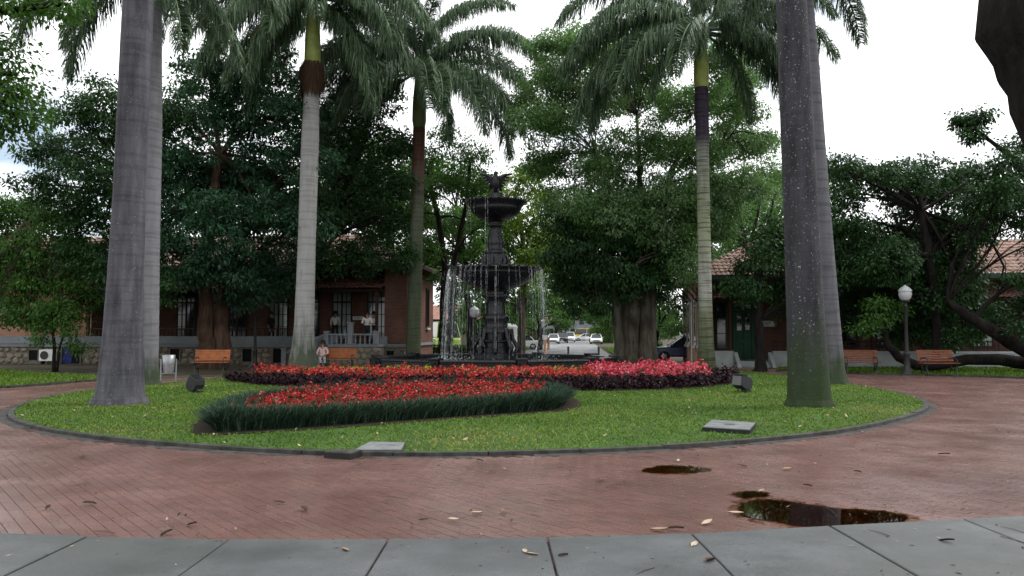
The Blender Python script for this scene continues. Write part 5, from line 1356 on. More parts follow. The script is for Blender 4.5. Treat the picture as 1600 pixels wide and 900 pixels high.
# doors and windows of the left building
for x, pn in ((-4.35, 'pane'), (-2.35, 'pane'), (-8.0, 'pane'), (-6.2, 'pane_dark'), (-10.4, 'pane_dark'), (-13.4, 'pane_dark'), (-15.6, 'pane_dark'), (-11.9, 'pane')):
    window(LB, x, 3.19, 1.25, 1.0, 2.75, 4, 4, pn)
window(LB, -19.8, 0.39, 1.7, 0.8, 1.3, 2, 2, 'pane_dark')
for yy in (2.2, 5.6):
    w_ = empty('side_window', (0.02, yy, 0), R(90)); w_.parent = LB
    f = MB().box(-0.42, 0.42, -0.05, 0.02, 1.9, 4.2).build('frame', M['wood_dark'], w_); MB().box(-0.32, 0.32, -0.06, -0.052, 2.0, 4.1).build('pane', M['pane_dark'], w_); MB().box(-0.5, 0.5, -0.12, 0.02, 1.78, 1.898).build('sill', M['plaster'], w_)
MB().box(-3.72, -3.08, 3.13, 3.185, 2.32, 2.52).build('wall_sign', M['white'], LB)
for j in range(3):
    MB().box(-3.66, -3.25 + .05 * j, 3.122, 3.128, 2.46 - .05 * j, 2.478 - .05 * j).build('sign_line', M['dark_metal'], LB)
# stair and landing with balusters
st = empty('stair', (3.6, 0, 0)); st.parent = LB
MB().box(-7.1, -4.62, -1.85, -0.47, -0.1, 0.9).build('landing_base', M['mortar'], st)
for rz_ in (0.14, 0.44, 0.74):
    x = -7.05
    while x < -4.8:
        w = random.uniform(.26, .46)
        o = link('stone', random.choice(stone_me), st); o.location = (x + w / 2, -1.852, rz_); o.scale = (w, 0.06, 0.3); o.rotation_euler = (0, random.gauss(0, .3), 0); x += w + .02
MB().box(-7.15, -4.57, -1.92, -0.47, 0.902, 1.03).build('landing_floor', M['band'], st)
for i in range(6):
    MB().box(-7.15 - (i + 1) * 0.32, -7.15 - i * 0.32 - .002, -1.8, -0.5, -0.1, 0.86 - 0.16 * i).build('step', M['band'], st)
ang_s = math.atan2(-1.0, -2.0)
rb = MB().box(-7.3, -5.0 + .4, -1.92, -1.76, 1.48, 1.56)
rb.build('handrail', M['band'], st)
rs_ = MB(); rs_.add([(-7.3, -1.92, 1.45), (-7.3, -1.76, 1.45), (-7.3, -1.76, 1.57), (-7.3, -1.92, 1.57), (-9.3, -1.92, 0.52), (-9.3, -1.76, 0.52), (-9.3, -1.76, 0.64), (-9.3, -1.92, 0.64)], [(0, 1, 2, 3), (7, 6, 5, 4), (0, 4, 5, 1), (1, 5, 6, 2), (2, 6, 7, 3), (3, 7, 4, 0)]).build('handrail', M['band'], st)
bal = MB().lathe([(0.05, 0), (0.05, .03), (0.03, .06), (0.06, .17), (0.05, .24), (0.028, .34), (0.045, .41), (0.05, .44)], 10).mesh('baluster', M['band'])
for i in range(9):
    o = link('baluster', bal, st); o.location = (-6.95 + i * 0.24, -1.84, 1.034)
for i in range(7):
    o = link('baluster', bal, st); o.location = (-7.5 - i * 0.26, -1.84, 0.93 - i * 0.121)
for x, zt in ((-7.2, 1.62), (-4.72, 1.62), (-6.0, 2.05), (-9.35, 0.78)):
    zb = -0.1 if x < -9 else 1.032
    MB().box(x - .12, x + .12, -1.97, -1.70, zb, zt).box(x - .15, x + .15, -2.0, -1.67, zt + .001, zt + .07).build('newel', M['band'], st, 0.01)
# air-conditioning unit
ac = empty('air_conditioner', LB.matrix_basis @ Vector((-19.0, -0.62, 0)), TH); tag(ac, 'white air conditioning unit standing by the blue basement door', 'air conditioner')
MB().box(-.4, .4, -.16, .16, 0.12, 0.72).build('casing', M['white'], ac, 0.02)
MB().lathe([(0.22, 0), (0.22, .02)], 20).build('fan_grille', M['dark_metal'], ac).matrix_local = Matrix.Translation((-.1, -.165, .42)) @ Matrix.Rotation(R(90), 4, 'X')
for s in (-1, 1): MB().box(s * .3 - .04, s * .3 + .04, -.15, .15, -.04, .12).build('foot', M['dark_metal'], ac)

# --- right building: brick house with hipped tile roof and low veranda
RB = empty('brick_house', (9.35, 39.3, 0), TH); tag(RB, 'low brick house with hipped tile roof and green door, right of the avenue', 'building')
XR = 26.0
MB().box(1.2, XR, 2.6, 7.6, -0.1, 4.2).build('wall', M['brick'], RB)
MB().box(0, 0.42, 0.0, 7.6, -0.1, 4.2).build('wall', M['brick_warm'], RB)
MB().box(0.422, 1.198, 2.6, 7.59, -0.1, 4.19).build('wall', M['brick'], RB)
for x, y0, y1 in ((-0.06, 0.0, 0.45), (-0.06, 3.6, 4.0), (-0.06, 7.15, 7.55)):
    MB().box(x, -0.002, y0, y1, 0, 4.1).build('pilaster', M['plaster'], RB)
MB().box(0.2, 0.44, -0.05, -0.003, 0, 4.1).build('pilaster', M['brick_warm'], RB)
for yy in (1.3, 2.6, 5.0, 6.2):
    w_ = empty('side_window', (0.0, yy, 0), R(90)); w_.parent = RB
    MB().box(-0.34, 0.34, 0.0, 0.05, 0.95, 3.5).build('frame', M['plaster'], w_); MB().box(-0.22, 0.22, 0.051, 0.06, 1.1, 3.4).build('pane', M['pane_dark'], w_); MB().box(-0.42, 0.42, 0.0, 0.12, 0.82, 0.948).build('sill', M['plaster'], w_)
fl = MB().box(0.422, XR, 0.0, 2.59, -0.1, 0.22).build('terrace_floor', M['plaster'], RB)
for a_, b_ in ((0.45, 1.38), (3.25, XR)):
    MB().box(a_, b_, -0.20, -0.02, -0.1, 0.62).box(a_, b_, -0.26, 0.03, 0.622, 0.72).build('plinth_wall', M['plaster'], RB)
for s_, x in ((1, 1.5), (-1, 3.12)):
    MB().prism([(-1.1, -0.1), (-0.95, 0.12), (-0.1, 0.66), (-0.1, -0.1)], x - .09, x + .09, 'x').build('stair_cheek', M['plaster'], RB)
for i in range(2):
    MB().box(1.6, 3.02, -0.36 - .3 * (1 - i) , -0.0 - .001, -0.1, 0.02 + .10 * i).build('step', M['plaster'], RB)
# green double door
dx = -0.63
dr = MB(); dr.box(2.62 + dx, 3.02 + dx, 2.5, 2.56, 0.22, 2.75).box(3.04 + dx, 3.44 + dx, 2.5, 2.56, 0.22, 2.75)
for x in (2.68 + dx, 3.10 + dx):
    for z0, z1 in ((0.35, 0.95), (1.05, 1.6)): dr.box(x, x + .28, 2.475, 2.498, z0, z1)
dr = dr.build('door', M['green_paint'], RB)
MB().box(2.5 + dx, 2.618 + dx, 2.44, 2.60, 0.22, 3.3).box(3.442 + dx, 3.56 + dx, 2.44, 2.60, 0.22, 3.3).box(2.62 + dx, 3.44 + dx, 2.44, 2.60, 2.76, 2.84).box(2.62 + dx, 3.44 + dx, 2.44, 2.60, 3.22, 3.3).build('frame', M['green_paint'], dr)
MB().box(2.7 + dx, 2.94 + dx, 2.46, 2.478, 1.72, 2.6).build('pane', M['pane_dark'], dr); MB().box(3.12 + dx, 3.36 + dx, 2.46, 2.478, 1.72, 2.6).build('pane', M['pane_dark'], dr); MB().box(2.63 + dx, 3.43 + dx, 2.5, 2.52, 2.85, 3.21).build('pane', M['pane_dark'], dr)
MB().ball((3.0 + dx, 2.46, 1.2), 0.03).build('handle', M['rim'], dr)
for x in (2.72 + dx, 3.16 + dx): MB().box(x, x + .16, 2.452, 2.459, 1.75, 1.98).build('notice', M['white'], dr)
window(RB, 1.3, 2.59, 0.8, 0.42, 2.3, 1, 3, 'pane_dark', frame='green_paint')
MB().box(3.35, 3.98, 2.53, 2.598, 1.92, 2.22).build('wall_sign', M['white'], RB)
for j in range(3): MB().box(3.42, 3.88 - .06 * j, 2.522, 2.528, 2.14 - .07 * j, 2.16 - .07 * j).build('sign_line', M['dark_metal'], RB)
for x in (5.4, 7.6, 9.6, 11.8, 14.2, 16.6, 19.0): window(RB, x, 2.59, 0.9, 1.0, 2.3, 2, 3, 'pane_dark' if x < 13 else 'pane')
for x in (1.3, 4.6, 8.0, 11.5, 15.0, 18.5):
    MB().box(x - .07, x + .07, 0.05, 0.19, 0.22 if x > 4 else 0.22, 3.12).box(x - .1, x + .1, 0.02, 0.22, 2.95, 3.121).build('post', M['wood_dark'], RB)
MB().box(0.43, XR, 0.02, 0.22, 3.122, 3.25).build('beam', M['wood_dark'], RB)
for a_, b_ in ((3.3, 4.5), (4.7, 7.9), (8.1, 11.4), (11.6, 14.9), (15.1, 18.4)):
    rl = MB().box(a_, b_, 0.08, 0.16, 1.14, 1.2).box(a_, b_, 0.08, 0.16, 0.76, 0.80).box(a_, b_, 0.09, 0.15, 0.95, 0.985)
    x = a_ + .05; k = 0
    while x < b_:
        rl.box(x - .02, x + .02, 0.09, 0.15, 0.722, 1.14); x += 0.34 if k % 2 else 0.16; k += 1
    rl.build('railing', M['wood_dark'], RB)
sv = math.atan2(0.62, 2.9)
tile_roof('veranda_roof', (0.44, -0.55, 3.22), (XR, -0.55, 3.22), (0, math.cos(sv), math.sin(sv)), [(0, 0), (XR - .44, 0), (XR - .44, 3.1), (0, 3.1)], M['tile'], RB)
MB().box(0.45, XR, -0.52, 2.5, 3.18, 3.205, Matrix.Rotation(sv, 3, 'X'), (10, -0.52, 3.19)).build('veranda_ceiling', M['wood_dark'], RB)
roofR = empty('roof', (0, 0, 0)); roofR.parent = RB
MB().box(-0.85, XR, -0.55, 8.2, 4.20, 4.30).build('soffit', M['plaster'], roofR)
MB().box(-0.90, XR, -0.63, -0.552, 4.18, 4.40).box(-0.95, -0.852, -0.63, 8.2, 4.18, 4.40).build('gutter', M['gutter_green'], roofR)
sr_ = R(27); slr = 4.4 / math.cos(sr_)
tile_roof('tiles', (-0.9, -0.6, 4.33), (XR, -0.6, 4.33), (0, math.cos(sr_), math.sin(sr_)), [(0, 0), (XR + .9, 0), (XR + .9, slr), (4.4, slr)], M['tile_pale'], roofR)
tile_roof('tiles', (-0.9, -0.6, 4.33), (-0.9, 8.2, 4.33), (math.cos(sr_), 0, math.sin(sr_)), [(0, 0), (8.8, 0), (4.45, slr), (4.35, slr)], M['tile_pale'], roofR)
for yy in (0.4, 2.0, 3.8, 5.6):
    MB().tube([(-0.01, yy, 3.2), (-0.45, yy, 3.75), (-0.8, yy, 4.17)], 0.035, 6).tube([(-0.01, yy, 3.2), (-0.01, yy, 4.15)], 0.03, 6).build('eave_bracket', M['dark_metal'], roofR)

# --- buildings closing the avenue
def far_block(label, x, y, w, d, h, wall, roofm, nwin, rows=1):
    r_ = empty('far_building', (x, y, 0)); tag(r_, label, 'building')
    MB().box(-w / 2, w / 2, 0, d, -0.1, h).build('wall', M[wall], r_)
    MB().add([(-w / 2 - .4, -.4, h + .002), (w / 2 + .4, -.4, h + .002), (w / 2 + .4, d + .4, h + .002), (-w / 2 - .4, d + .4, h + .002), (-w / 2 + 2, d / 2, h + 1.6), (w / 2 - 2, d / 2, h + 1.6)], [(0, 1, 5, 4), (2, 3, 4, 5), (1, 2, 5), (3, 0, 4), (3, 2, 1, 0)]).build('roof', M[roofm], r_)
    for j in range(rows):
        for i in range(nwin):
            c = -w / 2 + w * (i + .5) / nwin
            window(r_, c, -0.002, 1.0 + 2.8 * j, w / nwin * .45, 1.5, 2, 2, 'pane_dark')
a = av(1.0, 182); far_block('dark gatehouse closing the far end of the avenue', a[0] - 4.0, 182, 6, 6, 4.2, 'band', 'tile_pale', 3)
a = av(6, 200); far_block('pale two storey building seen through the trees beyond the gate', a[0] - 0.5, 205, 9, 8, 6.5, 'band', 'tile_pale', 4, 2)
far_block('grey walled building behind the falling water', -6.5, 84, 12, 8, 3.0, 'mortar', 'tile', 5)
gt = empty('iron_gate', av(2.3, 154) + (0,), TH); tag(gt, 'black iron gate with a central post across the end of the avenue', 'gate')
MB().box(-.06, .06, -.06, .06, -.05, 3.6).lathe([(0.1, 3.6), (0.14, 3.75), (0.03, 3.95)], 10).build('post', M['dark_metal'], gt)
for s in (-1, 1):
    q = MB().box(s * .1 if s > 0 else -2.2, 2.2 if s > 0 else -.1, -.02, .02, 0.1, 0.16).box(s * .1 if s > 0 else -2.2, 2.2 if s > 0 else -.1, -.02, .02, 1.5, 1.56)
    for i in range(14): q.box(s * (0.2 + i * .145) - .012, s * (0.2 + i * .145) + .012, -.015, .015, 0.0, 1.75)
    q.build('leaf', M['dark_metal'], gt)

# ------------------------------------------------------------------ vehicles
def car(label, loc, rz, paint, kind='sedan', group='cars parked along the avenue', cat='car'):
    r_ = empty({'sedan': 'parked_car', 'suv': 'parked_car', 'bus': 'parked_minibus'}[kind], loc, rz); tag(r_, label, cat, group)
    L, H, W = {'sedan': (4.3, 1.45, 0.86), 'suv': (4.5, 1.75, 0.92), 'bus': (5.6, 2.5, 1.0)}[kind]
    hL = L / 2; bl = {'sedan': 0.86, 'suv': 1.02, 'bus': 1.25}[kind]
    # local: front towards +X
    if kind == 'bus':
        low = [(-hL, .3), (hL - .05, .3), (hL, .6), (hL - .05, 1.1), (hL - .2, bl), (-hL, bl)]
        roof = [(-hL + .02, bl), (hL - .22, bl), (hL - .75, H - .12), (hL - 1.1, H), (-hL + .1, H)]
    elif kind == 'suv':
        low = [(-hL, .38), (-hL + .1, .3), (hL - .12, .3), (hL, .45), (hL - .02, .8), (hL - .25, .95), (hL - 1.15, bl), (-hL + .02, bl)]
        roof = [(-hL + .06, bl), (hL - 1.15, bl), (hL - 1.85, H - .06), (hL - 2.2, H), (-hL + .5, H), (-hL + .2, H - .15)]
    else:
        low = [(-hL, .4), (-hL + .1, .26), (hL - .12, .26), (hL, .4), (hL - .02, .62), (hL - .25, .76), (hL - 1.2, bl), (-hL + .7, bl + .03), (-hL + .05, .88)]
        roof = [(-hL + .72, bl + .02), (hL - 1.2, bl), (hL - 1.95, H - .05), (hL - 2.3, H), (-hL + 1.5, H - .02), (-hL + 1.1, H - .15)]
    b = MB(); n = len(low)
    secs = [(-W, 0.94, 0.03), (-W + .1, 1, 0), (W - .1, 1, 0), (W, 0.94, 0.03)]
    vs = []
    for y, s_, dz in secs: vs += [(x * s_, y, z + (dz if z < .5 else -dz)) for x, z in low]
    fs = [tuple(range(n - 1, -1, -1)), tuple(3 * n + i for i in range(n))] + [(k * n + i, k * n + (i + 1) % n, (k + 1) * n + (i + 1) % n, (k + 1) * n + i) for k in range(3) for i in range(n)]
    b.add(vs, fs)
    body = b.build('body', M[paint], r_, 0.05)
    m = len(roof); zmin, zmax = min(z for x, z in roof), max(z for x, z in roof)
    def yw(z): return (W - .06) - 0.20 * (z - zmin) / (zmax - zmin)
    vs = [(x, -yw(z), z) for x, z in roof] + [(x, yw(z), z) for x, z in roof]
    fs = [tuple(range(m - 1, -1, -1)), tuple(m + i for i in range(m))] + [(i, (i + 1) % m, m + (i + 1) % m, m + i) for i in range(m)]
    MB().add(vs, fs).build('glasshouse', M['car_glass'], r_, 0.03)
    xr = [x for x, z in roof if z > zmax - 0.12]; x0, x1 = min(xr), max(xr)
    MB().box(x0 - .02, x1 + .03, -yw(zmax) - .015, yw(zmax) + .015, zmax - .05, zmax + .025).build('roof', M[paint], r_, 0.03)
    pil = MB()
    for s in (-1, 1):
        for (xa, za), (xb, zb) in ((roof[1], roof[2]), (roof[0], roof[-1])):
            pil.tube([(xa, s * (yw(za) + .005), za), (xb, s * (yw(zb) + .005), zb - .02)], 0.04, 5)
        xm = (x0 + x1) / 2
        pil.tube([(xm, s * (yw(zmin) + .002), zmin), (xm - .05, s * (yw(zmax) + .002), zmax - .03)], 0.04, 5)
    pil.build('pillar', M[paint], r_)
    for x in (hL - .85, -hL + .85):
        for s in (-1, 1):
            t_ = MB().lathe([(0.20, -.1), (0.30, -.11), (0.325, -.07), (0.325, .07), (0.30, .11), (0.20, .1)], 20)
            w_ = t_.build('wheel', M['tyre'], r_); w_.location = (x, s * (W - .10), 0.325 - 0.03); w_.rotation_euler = (R(90), 0, 0)
            ri = MB().lathe([(0.02, -.118), (0.19, -.108), (0.2, -.09), (0.2, .09), (0.19, .108), (0.02, .118)], 16, mod=lambda a, q, z: 1 - 0.15 * abs(math.sin(2.5 * a)) if q > .1 else 1)
            ri.build('rim', M['rim'], w_)
    for s in (-1, 1):
        hz = low[4][1] if kind != 'bus' else 0.9
        MB().box(hL - .30, hL - .03, s * (W - .36), s * (W - .07), hz - .10, hz + .05).build('headlight', M['headlamp'], r_, 0.02)
        MB().box(hL - 1.35, hL - 1.2, s * (W + .02), s * (W + .15), bl, bl + .12).build('mirror', M[paint], r_, 0.02)
        MB().box(-hL - .01, -hL + .2, s * (W - .3), s * (W - .06), .75, .9).build('tail_light', pm_red, r_, 0.02)
    MB().box(hL - .05, hL + .012, -W * .5, W * .5, .50, .62).box(hL - .08, hL + .01, -W * .6, W * .6, .32, .42).build('grille', M['dark_metal'], r_)
    MB().box(hL, hL + .02, -.2, .2, .43, .50).build('number_plate', M['white'], r_)
    return r_
pm_red = pm('tail_lamp_lens', (0.25, 0.01, 0.01), (0.2, 0.01, 0.01), 10, 0.2)
def avp(px, D):
    p = at(px, 540, D); return (p.x, D, -0.028)
FWD = R(-90) + TH
car('white saloon parked first on the left of the avenue', avp(865, 120), FWD, 'car_white')
car('black off roader parked behind the first white saloon', avp(878.5, 130), FWD, 'car_black', 'suv')
car('white off roader parked third in the left row of the avenue', avp(890.5, 142), FWD, 'car_white', 'suv')
car('white saloon parked alone on the right of the avenue', avp(931.5, 118), FWD, 'car_white')
car('white car crossing side on beyond the iron gate', avp(913, 164), R(180), 'car_white', 'sedan', 'cars beyond the gate')
car('yellow minibus standing behind the crossing white car', avp(916, 172), R(150), 'car_yellow', 'bus', 'cars beyond the gate', 'minibus')
car('dark blue car parked beside the corner of the right house', tuple(at(1071, 540, 46.5).xy) + (-0.03,), R(180) + TH, 'car_blue', 'sedan')
car('lime green minibus parked behind the left house corner', tuple(at(692, 530, 66).xy) + (-0.045,), R(-75), 'car_lime', 'bus', 'vehicles behind the fountain', 'minibus')
car('white car behind the fountain pedestal', tuple(at(812, 530, 80).xy) + (-0.045,), R(180), 'car_white', 'sedan', 'vehicles behind the fountain')
ks = empty('sentry_kiosk', tuple(at(797, 548, 66).xy) + (-.04,), 0); tag(ks, 'white rounded sentry kiosk behind the fountain pedestal', 'kiosk')
MB().lathe([(0.55, 0), (0.58, 0.1), (0.58, 2.0), (0.62, 2.05), (0.62, 2.15), (0.4, 2.35), (0.05, 2.42)], 20).build('body', M['white'], ks)
MB().box(-.3, .3, -.60, -.5, 1.0, 1.8).build('window', M['pane_dark'], ks)

# ------------------------------------------------------------------ street furniture
def bollard(label, px, D, h=0.75, mat='dark_metal', name='bollard', r_=0.07, g='bollards across the avenue'):
    p = at(px, 550, D); b = empty(name, (p.x, D, -0.03)); tag(b, label, 'bollard', g)
    MB().lathe([(r_ * 1.5, 0), (r_ * 1.5, .06), (r_, .09), (r_, h - .12)], 14).build('post', M[mat], b)
    MB().lathe([(r_ * 1.2, h - .12), (r_ * 1.25, h - .08), (r_, h - .05), (r_ * .3, h)], 14).build('cap', M[mat], b)
bollard('black bollard at the left side of the avenue mouth', 841, 53)
bollard('black bollard in the middle of the avenue mouth', 888, 53)
bollard('black bollard at the right side of the avenue mouth', 935.5, 53)
bollard('faded orange post on the left edge of the avenue', 851.5, 64, 1.1, 'orange', 'orange_post', 0.12, 'orange posts by the avenue')
bollard('faded orange post in front of the first white saloon', 857, 80, 1.2, 'orange', 'orange_post', 0.12, 'orange posts by the avenue')
sg = empty('small_sign', tuple(at(851, 530, 82).xy) + (-.03,)); tag(sg, 'small white sign board on a post under the avenue tree', 'sign')
MB().box(-.03, .03, -.03, .03, 0, 1.2).build('post', M['dark_metal'], sg); MB().box(-.3, .3, -.05, -.032, .95, 1.4).build('board', M['white'], sg)

def lamp(label, px, D, h, base_z=0.0):
    p = at(px, 560, D); l_ = empty('street_lamp', (p.x, D, base_z)); tag(l_, label, 'street lamp', 'park lamps with acorn globes')
    MB().lathe([(0.28, -.05), (0.28, .08), (0.17, .14), (0.12, .3), (0.10, .75), (0.13, .8), (0.085, .86)], 16, mod=flute(8, .04)).build('base', M['dark_metal'], l_)
    MB().lathe([(0.075, .86), (0.06, h - .85), (0.09, h - .8), (0.05, h - .76), (0.05, h - .68)], 14).build('pole', M['dark_metal'], l_)
    MB().lathe([(0.05, h - .70), (0.16, h - .66), (0.17, h - .60), (0.12, h - .58)], 14).build('collar', M['dark_metal'], l_)
    MB().lathe([(0.12, h - .60), (0.20, h - .52), (0.245, h - .38), (0.225, h - .25)], 20).build('globe', M['globe'], l_)
    MB().lathe([(0.255, h - .25), (0.25, h - .22), (0.17, h - .11), (0.07, h - .06), (0.05, h - .03), (0.015, h)], 20).build('cap', M['globe'], l_)
lamp('black lamp post with a pale acorn globe between the slatted benches', 1417, 31.0, 3.45, 0.0)
lamp('black lamp post with a white globe behind the fountain water', 741, 40.5, 3.0, -0.03)
lamp('black lamp post in shade in front of the stone basement', 398, 38.5, 3.5, -0.04)

def slat_bench(label, loc, rz, mat='wood_bench', scale=1.0, solid=False):
    b = empty('park_bench', loc, rz); tag(b, label, 'bench', 'wooden park benches'); b.scale = (scale,) * 3
    for s in (-1, 1):
        x = s * 0.56
        e = MB()
        e.tube([(x, 0.20, 0.0), (x, 0.17, 0.12), (x, 0.10, 0.25), (x, 0.16, 0.40)], 0.026, 6)
        e.tube([(x, -0.26, 0.0), (x, -0.22, 0.14), (x, -0.13, 0.26), (x, -0.22, 0.41)], 0.026, 6)
        e.tube([(x, -0.13, 0.25), (x, -0.02, 0.17), (x, 0.10, 0.25)], 0.022, 6)
        e.tube([(x, -0.26, 0.41), (x, 0.2, 0.40)], 0.022, 6)
        e.tube([(x, 0.16, 0.38), (x, 0.24, 0.62), (x, 0.30, 0.90)], 0.024, 6)
        e.tube([(x, -0.24, 0.42), (x, -0.27, 0.55), (x, -0.10, 0.64), (x, 0.22, 0.62)], 0.02, 6)
        e.build('end_frame', M['dark_metal'], b)
    for i in range(5):
        MB().chamfer_box(-.70, .70, -0.25 + i * .09, -0.175 + i * .09, 0.425, 0.455, 0.006).build('seat_slat', M[mat], b)
    for i in range(5 if not solid else 6):
        z = 0.50 + i * (0.088 if not solid else 0.074); y = 0.185 + (z - .5) * .26
        MB().box(-.70, .70, y - .014, y + .014, z, z + .068, Matrix.Rotation(R(-14), 3, 'X')).build('back_slat', M[mat], b)
    return b
slat_bench('slatted wooden bench between the pale palm and the lamp post', tuple(gr(1345, 584).xy) + (0.0,), R(-8), 'wood_bench', 1.0)
slat_bench('slatted wooden bench in front of the lying trunk, right of the lamp post', tuple(gr(1467, 586).xy) + (0.0,), R(4), 'wood_bench', 1.02)
slat_bench('orange wooden bench under the reddish double trunk', tuple(gr(329, 583).xy) + (0.0,), R(3), 'wood_orange', 0.98, True)
slat_bench('brown wooden bench with a seated person beside the stone stair', tuple(at(531, 570, 36.5).xy) + (-0.04,), R(0), 'wood_orange', 1.0, True)

bn = empty('litter_bin', tuple(gr(263, 592).xy) + (-0.03,), R(20)); tag(bn, 'grey metal litter bin hung between two posts', 'bin')
for s in (-1, 1): MB().tube([(s * .24, 0, -.02), (s * .24, 0, .72)], 0.028, 8).build('post', M['galv'], bn)
MB().box(-.24, .24, -.02, .02, .20, .24).build('crossbar', M['galv'], bn)
bk = MB().lathe([(0.15, .22), (0.19, .55), (0.205, .86), (0.19, .86), (0.14, .24)], 16, mod=lambda a, q, z: 1 + .03 * math.cos(16 * a)).build('bucket', M['galv'], bn)

def flood(label, loc, rz, tiltx, s=1.0, hood=True):
    f = empty('floodlight', loc, rz); tag(f, label, 'floodlight', 'floodlights on the lawn'); f.scale = (s,) * 3
    MB().tube([(-.16, 0, 0), (-.17, 0, .10), (-.17, 0, .24)], 0.016, 6).tube([(.16, 0, 0), (.17, 0, .10), (.17, 0, .24)], 0.016, 6).tube([(-.16, 0, .012), (.16, 0, .012)], 0.015, 6).build('bracket', M['dark_metal'], f)
    h_ = empty('housing', (0, 0, 0.22)); h_.parent = f; h_.rotation_euler = (tiltx, 0, 0)
    poly = [(-.20, -.05), (-.06, -.13), (.10, -.13), (.19, -.06), (.22, .05), (.19, .15), (.11, .22), (-.02, .245), (-.20, .24)]
    MB().prism(poly, -.19, .19, 'x').build('body', M['dark_metal'], h_, 0.02)
    MB().box(-.17, .17, -.212, -.202, -.04, .21).build('lens', M['car_glass'], h_)
    if hood: MB().prism([(-.32, .235), (-.32, .26), (.0, .285), (.0, .25)], -.21, .21, 'x').build('hood', M['dark_metal'], h_)
    MB().box(-.12, .12, .06, .26, -.24, -.10).build('gear_box', M['dark_metal'], h_, 0.02)
flood('black floodlight near the left palms pointing up', tuple(gr(307, 613, LZ).xy) + (LZ,), R(70), R(-62), 0.9, False)
flood('black floodlight by the right tip of the far flower bed', tuple(gr(1160, 613, LZ).xy) + (LZ,), R(-62), R(-8), 0.95)

def cover(label, poly_px, z0, z1, slot=True, mat='cover', rim='cover_edge'):
    P = [gr(x, y, LZ) for x, y in poly_px]; c = sum(P, Vector()) / len(P)
    o = empty('access_cover', (c.x, c.y, 0)); tag(o, label, 'access cover')
    pl = [(p.x - c.x, p.y - c.y) for p in P]
    MB().prism(pl, z0, z1 - .012, 'z').build('frame', M[rim], o, 0.004)
    MB().prism([(x * .965, y * .965) for x, y in pl], z1 - .03, z1, 'z').build('lid', M[mat], o, 0.004)
    if slot:
        MB().lathe([(0.09, z1 - .002), (0.09, z1 + .003)], 14, mod=lambda a, q, z: 1 / math.sqrt(math.cos(a) ** 2 + (2.2 * math.sin(a)) ** 2)).build('handle_slot', M['cover_edge'], o)
cover('raised concrete access cover with a dark rim on the right of the lawn', [(1097, 674), (1172, 679), (1182, 667), (1112, 662)], -.02, 0.12)
cover('flat grey access cover at the front edge of the lawn', [(552, 706), (628, 706), (634, 694), (577, 693)], -.02, 0.075, False, 'cover', 'kerb')
cover('small dark access cover beside the flat grey one at the kerb', [(506, 710), (548, 713), (566, 707), (522, 706)], -.02, 0.085, False, 'kerb', 'cover_edge')
cover('pale flat stone cover at the back of the near flower bed', [(462, 613), (508, 613), (506, 606), (470, 606)], -.02, 0.09, False, 'cover', 'kerb')

